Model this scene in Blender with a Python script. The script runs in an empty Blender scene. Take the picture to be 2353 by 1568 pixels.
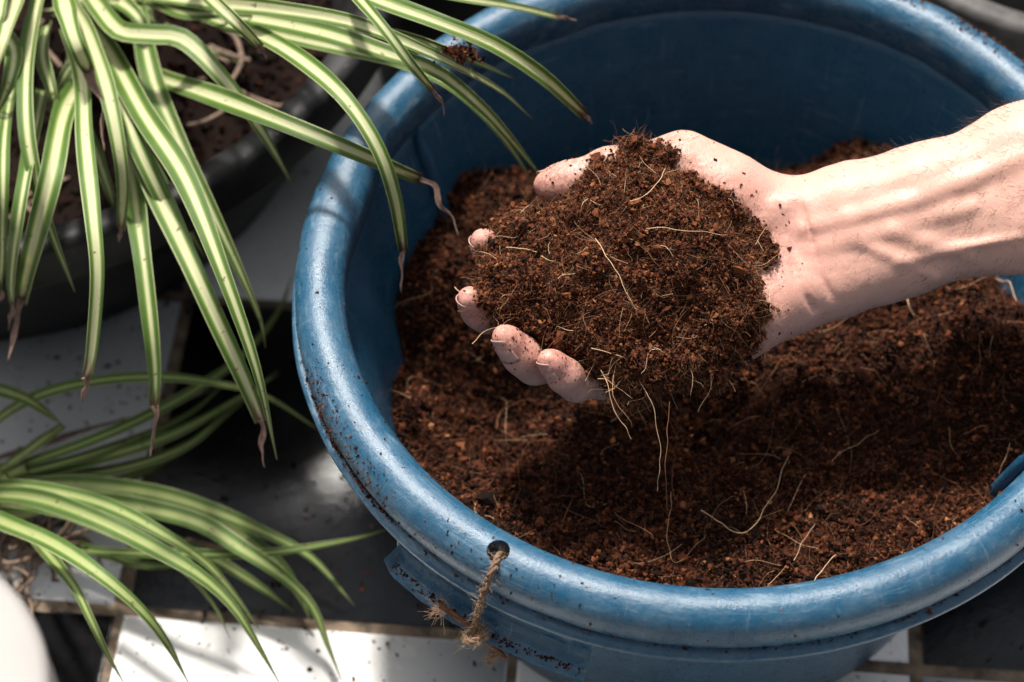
import bpy, bmesh, math, random
import numpy as np
from mathutils import Vector, Matrix

sc = bpy.context.scene
R_ = math.radians
rng = np.random.default_rng(7)
random.seed(7)

# ------------------------------------------------------------------ camera
CAM = np.array([-.1073, -.6748, 1.0665]); PITCH = .9387
FPX, PW, PH = 4801.8, 2353., 1568.
cd = bpy.data.cameras.new('camera'); co = bpy.data.objects.new('camera', cd)
sc.collection.objects.link(co); sc.camera = co
co.location = CAM; co.rotation_euler = (math.pi/2 - PITCH, 0, 0)
cd.sensor_width = 36; cd.lens = 36*FPX/PW; cd.clip_start = .01; cd.clip_end = 100
cd.dof.use_dof = True; cd.dof.focus_distance = 1.015; cd.dof.aperture_fstop = 5.6

# ------------------------------------------------------------------ light
SUN_EL, SUN_AZ = R_(62), R_(-20)
sv = Vector((math.sin(SUN_AZ)*math.cos(SUN_EL), math.cos(SUN_AZ)*math.cos(SUN_EL), math.sin(SUN_EL)))
w = bpy.data.worlds.new('World'); sc.world = w; w.use_nodes = True
wn = w.node_tree; wn.nodes.clear()
sky = wn.nodes.new('ShaderNodeTexSky'); sky.sky_type = 'NISHITA'; sky.sun_disc = False
sky.sun_elevation = SUN_EL; sky.sun_rotation = SUN_AZ
sky.air_density = 1.0; sky.dust_density = 7.0; sky.ozone_density = .6
hs = wn.nodes.new('ShaderNodeHueSaturation'); hs.inputs['Saturation'].default_value = .35
bg = wn.nodes.new('ShaderNodeBackground'); bg.inputs[1].default_value = .115
wo = wn.nodes.new('ShaderNodeOutputWorld')
wn.links.new(sky.outputs[0], hs.inputs['Color']); wn.links.new(hs.outputs[0], bg.inputs[0]); wn.links.new(bg.outputs[0], wo.inputs[0])
sl = bpy.data.lights.new('sun', 'SUN'); sl.energy = 5.0; sl.angle = R_(5); sl.color = (1, .95, .88)
so = bpy.data.objects.new('sun', sl); sc.collection.objects.link(so)
so.rotation_euler = sv.to_track_quat('Z', 'Y').to_euler(); so.location = (-.5, 1.2, 2.5)
vs = sc.view_settings
vs.view_transform = 'Standard'; vs.look = 'None'; vs.exposure = 0.4; vs.gamma = 1; vs.use_curve_mapping = False

# ------------------------------------------------------------------ helpers
C_, S_ = math.cos(PITCH), math.sin(PITCH)
ZF = .20                                     # height of the tub's flange above the floor
def at(u, v, z):
    """point at height z (above flange level) seen at picture position u, v"""
    x = (u-PW/2)/FPX; y = (PH/2-v)/FPX
    d = np.array([x, C_+y*S_, -S_+y*C_])
    return CAM + d*((z+ZF-CAM[2])/d[2])
def ppm(P):                                  # pixels per metre at P
    d = P-CAM; return FPX/(d[1]*C_-d[2]*S_)

def nrm(v): return v/(np.linalg.norm(v)+1e-12)

def catmull(P, n):
    P = np.asarray(P, float)
    if len(P) == 2: P = np.array([P[0], P.mean(0), P[1]])
    Q = np.vstack([2*P[0]-P[1], P, 2*P[-1]-P[-2]])
    seg = np.linalg.norm(np.diff(P, axis=0), axis=1); cum = np.r_[0, np.cumsum(seg)]/seg.sum()
    out = []
    for t in np.linspace(0, 1, n):
        i = min(max(np.searchsorted(cum, t, side='right')-1, 0), len(P)-2)
        s = (t-cum[i])/(cum[i+1]-cum[i])
        a, b, c, d = Q[i], Q[i+1], Q[i+2], Q[i+3]
        out.append(.5*((2*b)+(-a+c)*s+(2*a-5*b+4*c-d)*s*s+(-a+3*b-3*c+d)*s**3))
    return np.array(out)

_lat = np.random.default_rng(3).uniform(-1, 1, (32, 32, 32))
def vnoise(P, scale, off=0.):
    """smooth value noise, -1..1"""
    q = np.asarray(P, float)/scale + off*7.31 + 100
    i = np.floor(q).astype(int); f = q-i; f = f*f*(3-2*f)
    i0 = i % 32; i1 = (i+1) % 32
    x0, y0, z0 = i0[..., 0], i0[..., 1], i0[..., 2]; x1, y1, z1 = i1[..., 0], i1[..., 1], i1[..., 2]
    fx, fy, fz = f[..., 0], f[..., 1], f[..., 2]
    L = _lat
    a = L[x0, y0, z0]*(1-fx)+L[x1, y0, z0]*fx; b = L[x0, y1, z0]*(1-fx)+L[x1, y1, z0]*fx
    c = L[x0, y0, z1]*(1-fx)+L[x1, y0, z1]*fx; d = L[x0, y1, z1]*(1-fx)+L[x1, y1, z1]*fx
    return (a*(1-fy)+b*fy)*(1-fz)+(c*(1-fy)+d*fy)*fz

class MB:
    """collects polygons and links them as one mesh object"""
    def __init__(s): s.v, s.f, s.n, s.tone = [], [], 0, []
    def add(s, V, F, tone=None):
        V = np.asarray(V, float)
        s.v.append(V); s.f.append((np.asarray(F, np.int64)+s.n)); s.n += len(V)
        s.tone.append(np.full(len(V), .5) if tone is None else np.broadcast_to(np.asarray(tone, float), (len(V),)))
        return s
    def tube(s, P, r, k=6, cap=True, tone=None):
        P = np.asarray(P, float); n = len(P); r = np.broadcast_to(np.asarray(r, float), (n,))
        T = np.gradient(P, axis=0); T /= np.linalg.norm(T, axis=1)[:, None]+1e-12
        ref = np.array([0, 0, 1.]) if abs(T[0][2]) < .9 else np.array([1., 0, 0])
        a = nrm(np.cross(T[0], ref)); A = []
        for t in T:
            a = nrm(a-t*np.dot(a, t)); A.append(a)
        A = np.array(A); B = np.cross(T, A)
        th = np.arange(k)*2*math.pi/k
        V = P[:, None]+r[:, None, None]*(A[:, None]*np.cos(th)[:, None]+B[:, None]*np.sin(th)[:, None])
        V = V.reshape(-1, 3); F = []
        for i in range(n-1):
            for j in range(k):
                j2 = (j+1) % k; F.append((i*k+j, i*k+j2, (i+1)*k+j2, (i+1)*k+j))
        s.add(V, F, tone)
        return s
    def build(s, name, mat, parent=None, smooth=True):
        me = bpy.data.meshes.new(name)
        V = np.concatenate(s.v); nf = sum(len(f) for f in s.f)
        me.vertices.add(len(V)); me.vertices.foreach_set('co', V.astype(np.float32).ravel())
        lens = np.concatenate([np.full(len(f), f.shape[1]) for f in s.f])
        loops = np.concatenate([f.ravel() for f in s.f])
        me.loops.add(len(loops)); me.loops.foreach_set('vertex_index', loops.astype(np.int32))
        me.polygons.add(nf)
        me.polygons.foreach_set('loop_start', np.r_[0, np.cumsum(lens)[:-1]].astype(np.int32))
        me.update(calc_edges=True)
        me.polygons.foreach_set('use_smooth', np.full(nf, smooth))
        at_ = me.attributes.new('tone', 'FLOAT', 'POINT')
        at_.data.foreach_set('value', np.concatenate(s.tone).astype(np.float32))
        me.validate()
        return obj(name, me, mat, parent)

def obj(name, me, mat, parent=None):
    o = bpy.data.objects.new(name, me); sc.collection.objects.link(o)
    if mat is not None and not me.materials: me.materials.append(mat)
    if parent is not None: o.parent = parent
    return o
def empty(name, loc=(0, 0, 0)):
    o = bpy.data.objects.new(name, None); sc.collection.objects.link(o); o.empty_display_size = .02
    return o
def tag(o, label=None, cat=None, group=None, kind=None):
    if label: o['label'] = label
    if cat: o['category'] = cat
    if group: o['group'] = group
    if kind: o['kind'] = kind
    return o

# ---- node helper
def material(name):
    m = bpy.data.materials.new(name); m.use_nodes = True
    nt = m.node_tree; nt.nodes.clear()
    out = nt.nodes.new('ShaderNodeOutputMaterial')
    return m, nt, out
class N:
    def __init__(s, nt): s.nt = nt
    def new(s, t, **kw):
        n = s.nt.nodes.new(t)
        for k, v in kw.items():
            if hasattr(n, k) and k not in n.inputs: setattr(n, k, v)
            else: n.inputs[k].default_value = v
        return n
    def link(s, a, b): s.nt.links.new(a, b)
    def coord(s, which='Object', scale=None):
        c = s.new('ShaderNodeTexCoord').outputs[which]
        if scale is None: return c
        m = s.new('ShaderNodeMapping'); m.inputs['Scale'].default_value = scale; s.link(c, m.inputs[0]); return m.outputs[0]
    def noise(s, co, scale, detail=4., rough=.55, dist=0.):
        n = s.new('ShaderNodeTexNoise'); n.inputs['Scale'].default_value = scale; n.inputs['Detail'].default_value = detail
        n.inputs['Roughness'].default_value = rough; n.inputs['Distortion'].default_value = dist; s.link(co, n.inputs['Vector']); return n.outputs['Fac']
    def ramp(s, fac, stops, interp='LINEAR'):
        r = s.new('ShaderNodeValToRGB'); r.color_ramp.interpolation = interp; e = r.color_ramp.elements
        while len(e) < len(stops): e.new(.5)
        for el, (p, c) in zip(e, stops):
            el.position = p; el.color = (c, c, c, 1) if isinstance(c, (int, float)) else (*c, 1)
        s.link(fac, r.inputs[0]); return r.outputs[0]
    def mix(s, fac, a, b, blend='MIX'):
        m = s.new('ShaderNodeMix', data_type='RGBA', blend_type=blend)
        for sock, val in ((m.inputs[0], fac), (m.inputs[6], a), (m.inputs[7], b)):
            if isinstance(val, (int, float)): sock.default_value = val
            elif isinstance(val, tuple): sock.default_value = (*val, 1)
            else: s.link(val, sock)
        return m.outputs[2]
    def math(s, op, a, b=0., clamp=False):
        m = s.new('ShaderNodeMath', operation=op, use_clamp=clamp)
        for sock, val in ((m.inputs[0], a), (m.inputs[1], b)):
            if isinstance(val, (int, float)): sock.default_value = val
            else: s.link(val, sock)
        return m.outputs[0]
    def bump(s, h, strength=.3, dist=.001, prev=None):
        b = s.new('ShaderNodeBump'); b.inputs['Strength'].default_value = strength; b.inputs['Distance'].default_value = dist
        s.link(h, b.inputs['Height'])
        if prev is not None: s.link(prev, b.inputs['Normal'])
        return b.outputs[0]
    def attr(s, name, out='Fac'):
        a = s.new('ShaderNodeAttribute'); a.attribute_name = name; return a.outputs[out]
    def bsdf(s, out, color, rough=.5, normal=None, spec=.5, **kw):
        b = s.new('ShaderNodeBsdfPrincipled')
        for sock, val in ((b.inputs['Base Color'], color), (b.inputs['Roughness'], rough)):
            if isinstance(val, (int, float)): sock.default_value = val
            elif isinstance(val, tuple): sock.default_value = (*val, 1)
            else: s.link(val, sock)
        b.inputs['Specular IOR Level'].default_value = spec
        for k, v in kw.items(): b.inputs[k].default_value = v
        if normal is not None: s.link(normal, b.inputs['Normal'])
        if out is not None: s.link(b.outputs[0], out.inputs[0])
        return b

# ------------------------------------------------------------------ materials
def mat_plastic(name='blue plastic', wear=1.):
    m, nt, out = material(name); n = N(nt); c = n.coord()
    sep = n.new('ShaderNodeSeparateXYZ'); n.link(c, sep.inputs[0])
    ang = n.math('ARCTAN2', sep.outputs[1], n.math('ADD', sep.outputs[0], 0.))
    rad = n.math('SQRT', n.math('ADD', n.math('MULTIPLY', sep.outputs[0], sep.outputs[0]), n.math('MULTIPLY', sep.outputs[1], sep.outputs[1])))
    def ring(sa, sr, sz):          # coordinates that run round the tub
        k = n.new('ShaderNodeCombineXYZ'); n.link(n.math('MULTIPLY', ang, sa*.2), k.inputs[0]); n.link(n.math('MULTIPLY', rad, sr), k.inputs[1]); n.link(n.math('MULTIPLY', sep.outputs[2], sz), k.inputs[2]); return k.outputs[0]
    big = n.noise(c, 14, 5); fine = n.noise(c, 330, 6, .75); mid = n.noise(c, 75, 6, .7)
    col = n.mix(big, (.0065, .052, .104), (.013, .082, .150))
    # faded chalky patches, scuffs and scratches running round the rim and across it
    sc_ = n.noise(ring(60, 200, 200), 1., 8, .78, .5)
    scuff = n.math('MULTIPLY', n.ramp(sc_, [(.52, 0), (.64, 1)]), n.ramp(n.noise(c, 26, 5, .65), [(.40, 0), (.58, 1)]))
    col = n.mix(n.math('MULTIPLY', scuff, .46*wear), col, (.19, .29, .35))
    scr = n.ramp(n.noise(ring(16, 700, 700), 1., 3, .6, .3), [(.63, 0), (.66, 1)]); col = n.mix(n.math('MULTIPLY', scr, .14), col, (.30, .42, .48))
    scr2 = n.ramp(n.noise(ring(800, 30, 30), 1., 3, .6, .5), [(.655, 0), (.68, 1)]); col = n.mix(n.math('MULTIPLY', scr2, .16), col, (.32, .44, .50))
    dust = n.ramp(n.noise(c, 55, 8, .75), [(.42, 0), (.75, 1)])
    col = n.mix(n.math('MULTIPLY', dust, .20*wear+.04), col, (.20, .26, .31))
    smear = n.ramp(n.noise(c, 33, 7, .7), [(.60, 0), (.80, 1)]); col = n.mix(n.math('MULTIPLY', smear, .20), col, (.10, .065, .045))
    specks = n.ramp(n.noise(c, 480, 2, .5), [(.685, 0), (.72, 1)])
    col = n.mix(n.math('MULTIPLY', specks, .75), col, (.09, .045, .025))
    rough = n.math('ADD', n.math('ADD', n.math('MULTIPLY', fine, .22), n.math('MULTIPLY', scuff, .18)), n.math('ADD', n.math('MULTIPLY', dust, .14), .15))
    nb = n.bump(fine, .42, .0008); nb = n.bump(mid, .35, .0016, nb); nb = n.bump(scr, .1, -.0003, nb); nb = n.bump(sc_, .3, .0007, nb)
    n.bsdf(out, col, rough, nb, spec=.5)
    return m
def mat_black_plastic(name='black plastic', base=(.006, .0058, .006)):
    m, nt, out = material(name); n = N(nt); c = n.coord()
    big = n.noise(c, 18, 6, .65); fine = n.noise(c, 300, 4)
    col = n.mix(n.ramp(big, [(.4, 0), (.75, 1)]), base, tuple(x*3.2+.012 for x in base))
    spk = n.ramp(n.noise(c, 170, 3), [(.68, 0), (.72, 1)]); col = n.mix(n.math('MULTIPLY', spk, .6), col, (.13, .105, .09))
    rough = n.math('ADD', n.math('MULTIPLY', big, .3), .42)
    n.bsdf(out, col, rough, n.bump(fine, .25, .0006), spec=.25)
    return m
def mat_tile(white):
    m, nt, out = material('white glazed tile' if white else 'black glazed tile'); n = N(nt)
    c = n.coord('Generated'); g = n.coord()
    geo = n.new('ShaderNodeNewGeometry').outputs['Position']
    big = n.noise(geo, 9, 5); fine = n.noise(geo, 700, 3, .6)
    if white:
        col = n.mix(big, (.76, .75, .725), (.84, .83, .81))
        rough = n.math('ADD', n.math('MULTIPLY', n.noise(geo, 30, 6), .25), .12)
        nb = n.bump(n.noise(geo, 25, 3), .12, .002)
        dirt = n.ramp(n.noise(geo, 95, 3, .55), [(.665, 0), (.71, 1)])
        d2 = n.ramp(n.noise(geo, 300, 2, .5), [(.69, 0), (.72, 1)])
        sm = n.ramp(n.noise(geo, 22, 8, .75), [(.55, 0), (.85, 1)])
        col = n.mix(n.math('MULTIPLY', sm, .4), col, (.42, .38, .33))
        col = n.mix(n.math('MULTIPLY', dirt, .7), col, (.11, .075, .055))
        col = n.mix(n.math('MULTIPLY', d2, .7), col, (.07, .045, .032))
    else:
        col = n.mix(big, (.005, .005, .006), (.010, .010, .011))
        sm = n.ramp(n.noise(geo, 28, 8, .75), [(.5, 0), (.85, 1)])
        col = n.mix(n.math('MULTIPLY', sm, .12), col, (.14, .12, .10))
        rough = n.math('ADD', n.math('MULTIPLY', n.noise(geo, 60, 6, .7), .26), .10)
        nb = n.bump(fine, .45, .0006); nb = n.bump(n.noise(geo, 160, 4, .7), .5, .0009, nb)
    n.bsdf(out, col, rough, nb, spec=.5 if white else .6)
    return m
def mat_grout():
    m, nt, out = material('grout'); n = N(nt); c = n.coord()
    col = n.mix(n.ramp(n.noise(c, 60, 6, .7), [(.35, 0), (.65, 1)]), (.035, .026, .02), (.27, .195, .13))
    n.bsdf(out, col, .9, n.bump(n.noise(c, 500, 4), .6, .001)); return m
def mat_soil():
    m, nt, out = material('coir'); n = N(nt); t = n.attr('tone')
    col = n.ramp(t, [(0, (.008, .005, .004)), (.22, (.030, .0100, .0058)), (.55, (.105, .0325, .0145)), (.85, (.225, .076, .032)), (1, (.42, .19, .085))])
    c = n.coord(); v = n.noise(c, 900, 3)
    col = n.mix(n.ramp(v, [(.3, 0), (.7, 1)]), n.mix(1., col, (.62, .58, .55), 'MULTIPLY'), col)
    n.bsdf(out, col, .95, n.bump(v, .6, .0006), spec=.12); return m
def mat_fibre():
    m, nt, out = material('root fibre'); n = N(nt); t = n.attr('tone')
    col = n.ramp(t, [(0, (.055, .019, .009)), (.35, (.17, .062, .026)), (.6, (.33, .155, .07)), (1, (.72, .52, .32))])
    n.bsdf(out, col, .7, spec=.3); return m
def mat_skin():
    m, nt, out = material('skin'); n = N(nt); c = n.coord(); bl = n.attr('tone')
    mott = n.noise(c, 70, 5, .6); m2 = n.noise(c, 420, 3)
    base = n.mix(mott, (.53, .295, .225), (.62, .375, .30))
    pink = n.mix(mott, (.55, .225, .18), (.61, .285, .235))
    col = n.mix(bl, base, pink)
    col = n.mix(n.math('MULTIPLY', n.ramp(m2, [(.55, 0), (.75, 1)]), .22), col, (.50, .24, .18))
    vein = n.ramp(n.noise(c, 55, 3, .5, .8), [(.56, 0), (.66, 1)]); col = n.mix(n.math('MULTIPLY', vein, .16), col, (.42, .27, .27))
    soil_ = n.math('MULTIPLY', n.attr('grime'), n.ramp(n.noise(c, 300, 7, .75), [(.40, 0), (.58, 1)])); col = n.mix(n.math('MULTIPLY', soil_, .8), col, (.13, .055, .03))
    # pores / hair roots
    vo = n.new('ShaderNodeTexVoronoi'); vo.inputs['Scale'].default_value = 230; n.link(c, vo.inputs['Vector'])
    pore = n.ramp(vo.outputs['Distance'], [(.10, 1), (.2, 0)])
    pm = n.math('MULTIPLY', pore, n.math('MULTIPLY', n.attr('pores'), .45))
    col = n.mix(pm, col, (.28, .15, .11))
    # creases lying across the wrist (stretched along the limb's width)
    mp = n.new('ShaderNodeMapping'); mp.inputs['Rotation'].default_value = (0, 0, R_(-8)); mp.inputs['Scale'].default_value = (1, .35, .35)
    n.link(c, mp.inputs[0])
    cr = n.noise(mp.outputs[0], 420, 4, .6, .6)
    crl = n.ramp(n.math('ABSOLUTE', n.math('SUBTRACT', cr, .5)), [(0, 0), (.05, 1)])
    cv = n.new('ShaderNodeTexVoronoi'); cv.feature = 'DISTANCE_TO_EDGE'; cv.inputs['Scale'].default_value = 480; n.link(mp.outputs[0], cv.inputs['Vector'])
    nb = n.bump(n.ramp(cv.outputs[0], [(0, 0), (.12, 1)]), .16, .0004)
    nb = n.bump(crl, .18, .0005, nb); nb = n.bump(m2, .25, .0007, nb)
    b = n.bsdf(out, col, .46, nb, spec=.4)
    b.inputs['Subsurface Weight'].default_value = .25; b.inputs['Subsurface Radius'].default_value = (1, .35, .2); b.inputs['Subsurface Scale'].default_value = .004
    return m
def mat_simple(name, col, rough=.6, var=.25, scale=150, bump=.2, spec=.5, dist=.0006):
    m, nt, out = material(name); n = N(nt); c = n.coord(); f = n.noise(c, scale, 5, .65)
    a = tuple(x*(1-var) for x in col); b = tuple(min(1, x*(1+var)) for x in col)
    n.bsdf(out, n.mix(n.ramp(f, [(.3, 0), (.7, 1)]), a, b), rough, n.bump(f, bump, dist), spec=spec); return m
def mat_leaf():
    m, nt, out = material('variegated leaf'); n = N(nt)
    uv = n.new('ShaderNodeUVMap'); uv.uv_map = 'UVMap'
    sep = n.new('ShaderNodeSeparateXYZ'); n.link(uv.outputs[0], sep.inputs[0])
    rnd = n.new('ShaderNodeObjectInfo').outputs['Random']
    # streaks running along the blade
    mp = n.new('ShaderNodeMapping'); mp.inputs['Scale'].default_value = (26, 1.4, 1); n.link(uv.outputs[0], mp.inputs[0])
    off = n.new('ShaderNodeCombineXYZ'); n.link(n.math('MULTIPLY', rnd, 60), off.inputs[0]); n.link(n.math('MULTIPLY', rnd, 37), off.inputs[1])
    n.link(off.outputs[0], mp.inputs['Location'])
    streak = n.noise(mp.outputs[0], 1., 4, .6)
    c = n.math('ABSOLUTE', n.math('SUBTRACT', sep.outputs[0], n.math('ADD', .47, n.math('MULTIPLY', rnd, .06))))
    c = n.math('MULTIPLY', c, 2.)
    cj = n.math('ADD', c, n.math('MULTIPLY', n.math('SUBTRACT', streak, .5), .22))
    w = n.attr('stripe')
    d = n.math('SUBTRACT', cj, w)
    young_ = n.attr('young')
    green = n.mix(streak, (.034, .088, .012), (.120, .215, .036))
    cream = n.mix(streak, (.44, .46, .20), (.80, .79, .55))
    mid = n.mix(streak, (.19, .31, .045), (.33, .44, .11))
    cream = n.mix(n.math('MULTIPLY', young_, .62), cream, (.30, .38, .085))
    col = n.mix(n.ramp(n.math('ADD', d, .5), [(.44, 0), (.505, 1)]), cream, mid)
    col = n.mix(n.ramp(n.math('ADD', d, .5), [(.50, 0), (.72, 1)]), col, green)
    col = n.mix(n.ramp(c, [(.93, 0), (.985, 1)]), col, (.42, .47, .22))
    # brown scorch spots and the browning towards a dry tip
    g = n.coord(); sp = n.ramp(n.noise(g, 210, 3, .6), [(.655, 0), (.70, 1)])
    col = n.mix(n.math('MULTIPLY', sp, .8), col, (.13, .065, .03))
    pale = n.ramp(n.noise(g, 30, 3), [(.45, 0), (.75, 1)]); col = n.mix(n.math('MULTIPLY', pale, .14), col, (.42, .48, .26))
    br = n.attr('tone'); col = n.mix(br, col, (.14, .065, .038))
    nb = n.bump(streak, .7, .001); nb = n.bump(n.noise(g, 400, 3), .1, .0004, nb)
    b = n.bsdf(None, col, .42, nb, spec=.4)
    tr = n.new('ShaderNodeBsdfTranslucent'); n.link(n.mix(1., col, (1., 1., .62), 'MULTIPLY'), tr.inputs[0])
    ms = n.new('ShaderNodeMixShader'); ms.inputs[0].default_value = .30
    n.link(b.outputs[0], ms.inputs[1]); n.link(tr.outputs[0], ms.inputs[2]); n.link(ms.outputs[0], out.inputs[0])
    return m

M = dict(plastic=mat_plastic('worn blue plastic'), wall=mat_plastic('blue plastic', .12), black=mat_black_plastic(), grey=mat_black_plastic('dark grey plastic', (.05, .047, .045)),
         tile_w=mat_tile(True), tile_b=mat_tile(False), grout=mat_grout(), soil=mat_soil(), fibre=mat_fibre(), skin=mat_skin(), leaf=mat_leaf(),
         dry=mat_simple('dry leaf tip', (.20, .125, .095), .8, .55, 260, .6), nail=mat_simple('fingernail', (.44, .25, .205), .35, .15),
         dirt=mat_simple('nail dirt', (.03, .018, .012), .9), hair=mat_simple('arm hair', (.03, .018, .012), .5),
         twine=mat_simple('jute twine', (.16, .100, .066), .9, .5, 700, .5, .15), twig=mat_simple('dry twig', (.14, .065, .038), .8, .6, 320, .8, .2, .001),
         white=mat_simple('white plastic', (.27, .258, .243), .6, .04, 30, .05), root=mat_simple('dry root', (.17, .115, .08), .85, .5, 300, .5),
         stem=mat_simple('plant crown', (.26, .32, .10), .6, .35, 120, .3))

# ================================================================== floor
TS = .229; TY = R_(-4.7); e1 = np.array([math.cos(TY), math.sin(TY)]); e2 = np.array([-math.sin(TY), math.cos(TY)]); TO = np.array([-.106, -.105])
bm = bmesh.new()
for x, y in ((-6, -6), (6, -6), (6, 6), (-6, 6)): bm.verts.new((x, y, -.0022))
bm.faces.new(bm.verts); me = bpy.data.meshes.new('floor'); bm.to_mesh(me); bm.free()
floor = tag(obj('floor', me, M['grout']), kind='structure')
def tile_mesh(seed):
    r = random.Random(seed); b = bmesh.new(); bmesh.ops.create_cube(b, size=1)
    g = .0027
    for v in b.verts: v.co = Vector((v.co.x*(TS-2*g), v.co.y*(TS-2*g), v.co.z*.009-.0045))
    bmesh.ops.bevel(b, geom=[e for e in b.edges if all(v.co.z > -.001 for v in e.verts)], offset=.0022, segments=3, affect='EDGES')
    for f in b.faces: f.smooth = True
    me = bpy.data.meshes.new('tile'); b.to_mesh(me); b.free(); return me
tm = {'w': tile_mesh(1), 'b': tile_mesh(2)}
tm['w'].materials.append(M['tile_w']); tm['b'].materials.append(M['tile_b'])
LAY = {(-2, -1): 'b', (-1, -1): 'w', (0, -1): 'w', (1, -1): 'w', (-2, 0): 'w', (-1, 0): 'b', (0, 0): 'w', (1, 0): 'b', (-1, 1): 'w', (-2, 1): 'b', (0, 1): 'b', (1, 1): 'w', (-3, 0): 'w', (-3, -1): 'w', (2, 0): 'w', (1, 2): 'b', (2, 1): 'b', (0, 2): 'w', (-1, 2): 'b'}
for i in range(-5, 6):
    for j in range(-4, 7):
        p = TO+(i+.5)*TS*e1+(j+.5)*TS*e2
        o = bpy.data.objects.new('tile', tm[LAY.get((i, j), 'w' if (i+j) % 2 else 'b')]); sc.collection.objects.link(o); o.parent = floor
        o.location = (p[0], p[1], random.uniform(-.0005, .0003)); o.rotation_euler = (R_(random.uniform(-.12, .12)), R_(random.uniform(-.12, .12)), TY+R_(random.uniform(-.25, .25)))

# ================================================================== blue tub
OV, OA, TX, TYt = -.0159, 2.3948, .0101, .0111
def tw(r, phi, z):
    s = 1+OV*np.cos(2*(phi-OA))
    x, y = r*s*np.cos(phi), r*s*np.sin(phi)
    return np.stack([x, y, z+ZF+TX*x+TYt*y], -1)
def lathe(prof, nseg, fn=None, phi0=0., phi1=2*math.pi, closed_prof=True, wob=None):
    full = abs(phi1-phi0-2*math.pi) < 1e-6
    ph = np.linspace(phi0, phi1, nseg+1)[:-1 if full else None]
    pr = np.asarray(prof, float); k = len(pr); V = []
    for p in ph:
        r, z = pr[:, 0].copy(), pr[:, 1].copy()
        if wob is not None: r, z = wob(r, z, p)
        V.append((fn or tw)(r, np.full(k, p), z))
    V = np.concatenate(V); F = []; n = len(ph)
    for i in range(n if full else n-1):
        i2 = (i+1) % n
        for j in range(k if closed_prof else k-1):
            j2 = (j+1) % k; F.append((i*k+j, i2*k+j, i2*k+j2, i*k+j2))
    caps = None
    if not full and closed_prof: caps = [list(range(k))[::-1], [(n-1)*k+j for j in range(k)]]
    return V, F, caps
def lathe_obj(name, mat, parent, prof, nseg, smooth=True, **kw):
    V, F, caps = lathe(prof, nseg, **kw)
    me = bpy.data.meshes.new(name); me.from_pydata(V.tolist(), [], [tuple(f) for f in F]+[tuple(c) for c in (caps or [])])
    me.validate(); me.update()
    b = bmesh.new(); b.from_mesh(me); bmesh.ops.recalc_face_normals(b, faces=b.faces); b.to_mesh(me); b.free()
    me.polygons.foreach_set('use_smooth', np.full(len(me.polygons), smooth))
    return obj(name, me, mat, parent)
tub = tag(empty('tub'), 'large round blue plastic tub full of brown coir on the tiles', 'tub')
RC, ZC, RA, RB = .2065, .0138, .0130, .0137
arc = [(RC+RA*math.cos(t), ZC+RB*math.sin(t)) for t in np.linspace(math.pi, 0, 22)]
rim_prof = [(.1962, -.003), (.1946, .001), (.1938, .005), (.1936, .010)]+arc+[(.2192, .0095), (.2184, .0062), (.2174, .0042), (.2166, .0032), (.2178, .0026), (.2204, .0024), (.2219, .0014), (.2223, -.0006), (.2214, -.0022), (.2190, -.003), (.2050, -.0032)]
def rim_wob(r, z, p):
    q = np.array([[math.cos(p)*.22, math.sin(p)*.22, 0.]])
    d = .0006*vnoise(q, .03)[0]+.0004*vnoise(q, .012, 2)[0]
    # the soft dent in the left side and small ripples of the bead
    dent = math.exp(-((math.degrees(p)-168)/9)**2)*.0035
    r = r-dent*(z > .004)*np.clip((.2076-r)/.014+.35, 0, 1)
    bead = .0005*vnoise(q, .02, 5)[0]
    return r+d*.6, z+d+bead*(r > .216)*(z < .003)
rim = lathe_obj('rim', M['plastic'], tub, rim_prof, 300, wob=rim_wob)
# hole drilled through the rim for the twine
hp = at(1148, 1270, .0205)
cut = bmesh.new(); bmesh.ops.create_cone(cut, cap_ends=True, segments=40, radius1=.0055, radius2=.0055, depth=.08)
cme = bpy.data.meshes.new('cutter'); cut.to_mesh(cme); cut.free()
co_ = bpy.data.objects.new('cutter', cme); sc.collection.objects.link(co_); co_.location = (hp[0], hp[1], hp[2])
out_dir = nrm(np.array([hp[0], hp[1], 0]))
co_.rotation_euler = Vector((out_dir[0]*.35, out_dir[1]*.35, 1)).to_track_quat('Z', 'Y').to_euler()
md = rim.modifiers.new('hole', 'BOOLEAN'); md.object = co_; md.operation = 'DIFFERENCE'; md.solver = 'EXACT'
dg = bpy.context.evaluated_depsgraph_get(); newme = bpy.data.meshes.new_from_object(rim.evaluated_get(dg))
rim.modifiers.clear(); rim.data = newme; rim.data.name = 'rim'
bpy.data.objects.remove(co_)
b = bmesh.new(); b.from_mesh(rim.data)
for e in b.edges: e.smooth = not (e.is_manifold and e.calc_face_angle(0) > R_(50))
b.to_mesh(rim.data); b.free()
if not rim.data.materials: rim.data.materials.append(M['plastic'])
body_prof = [(.1962, .004), (.1931, -.006), (.1878, -.022), (.1775, -.062), (.152, -.188), (.146, -.194), (.06, -.194), (.001, -.194), (.001, -.199), (.06, -.199), (.150, -.199), (.1560, -.195), (.1815, -.062), (.1915, -.022), (.1968, -.0031), (.1985, .004)]
def body_wob(r, z, p):
    a = math.degrees(p) % 360
    dz = np.clip(-z/.05, 0, 1)*np.clip((z+.19)/.05, 0, 1)
    d = .006*math.exp(-((a-165)/7)**2)-.004*math.exp(-((a-178)/6)**2)-.003*math.exp(-((a-150)/8)**2)
    return r+d*dz*(r > .1), z
lathe_obj('body', M['wall'], tub, body_prof, 220, wob=body_wob)
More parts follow.
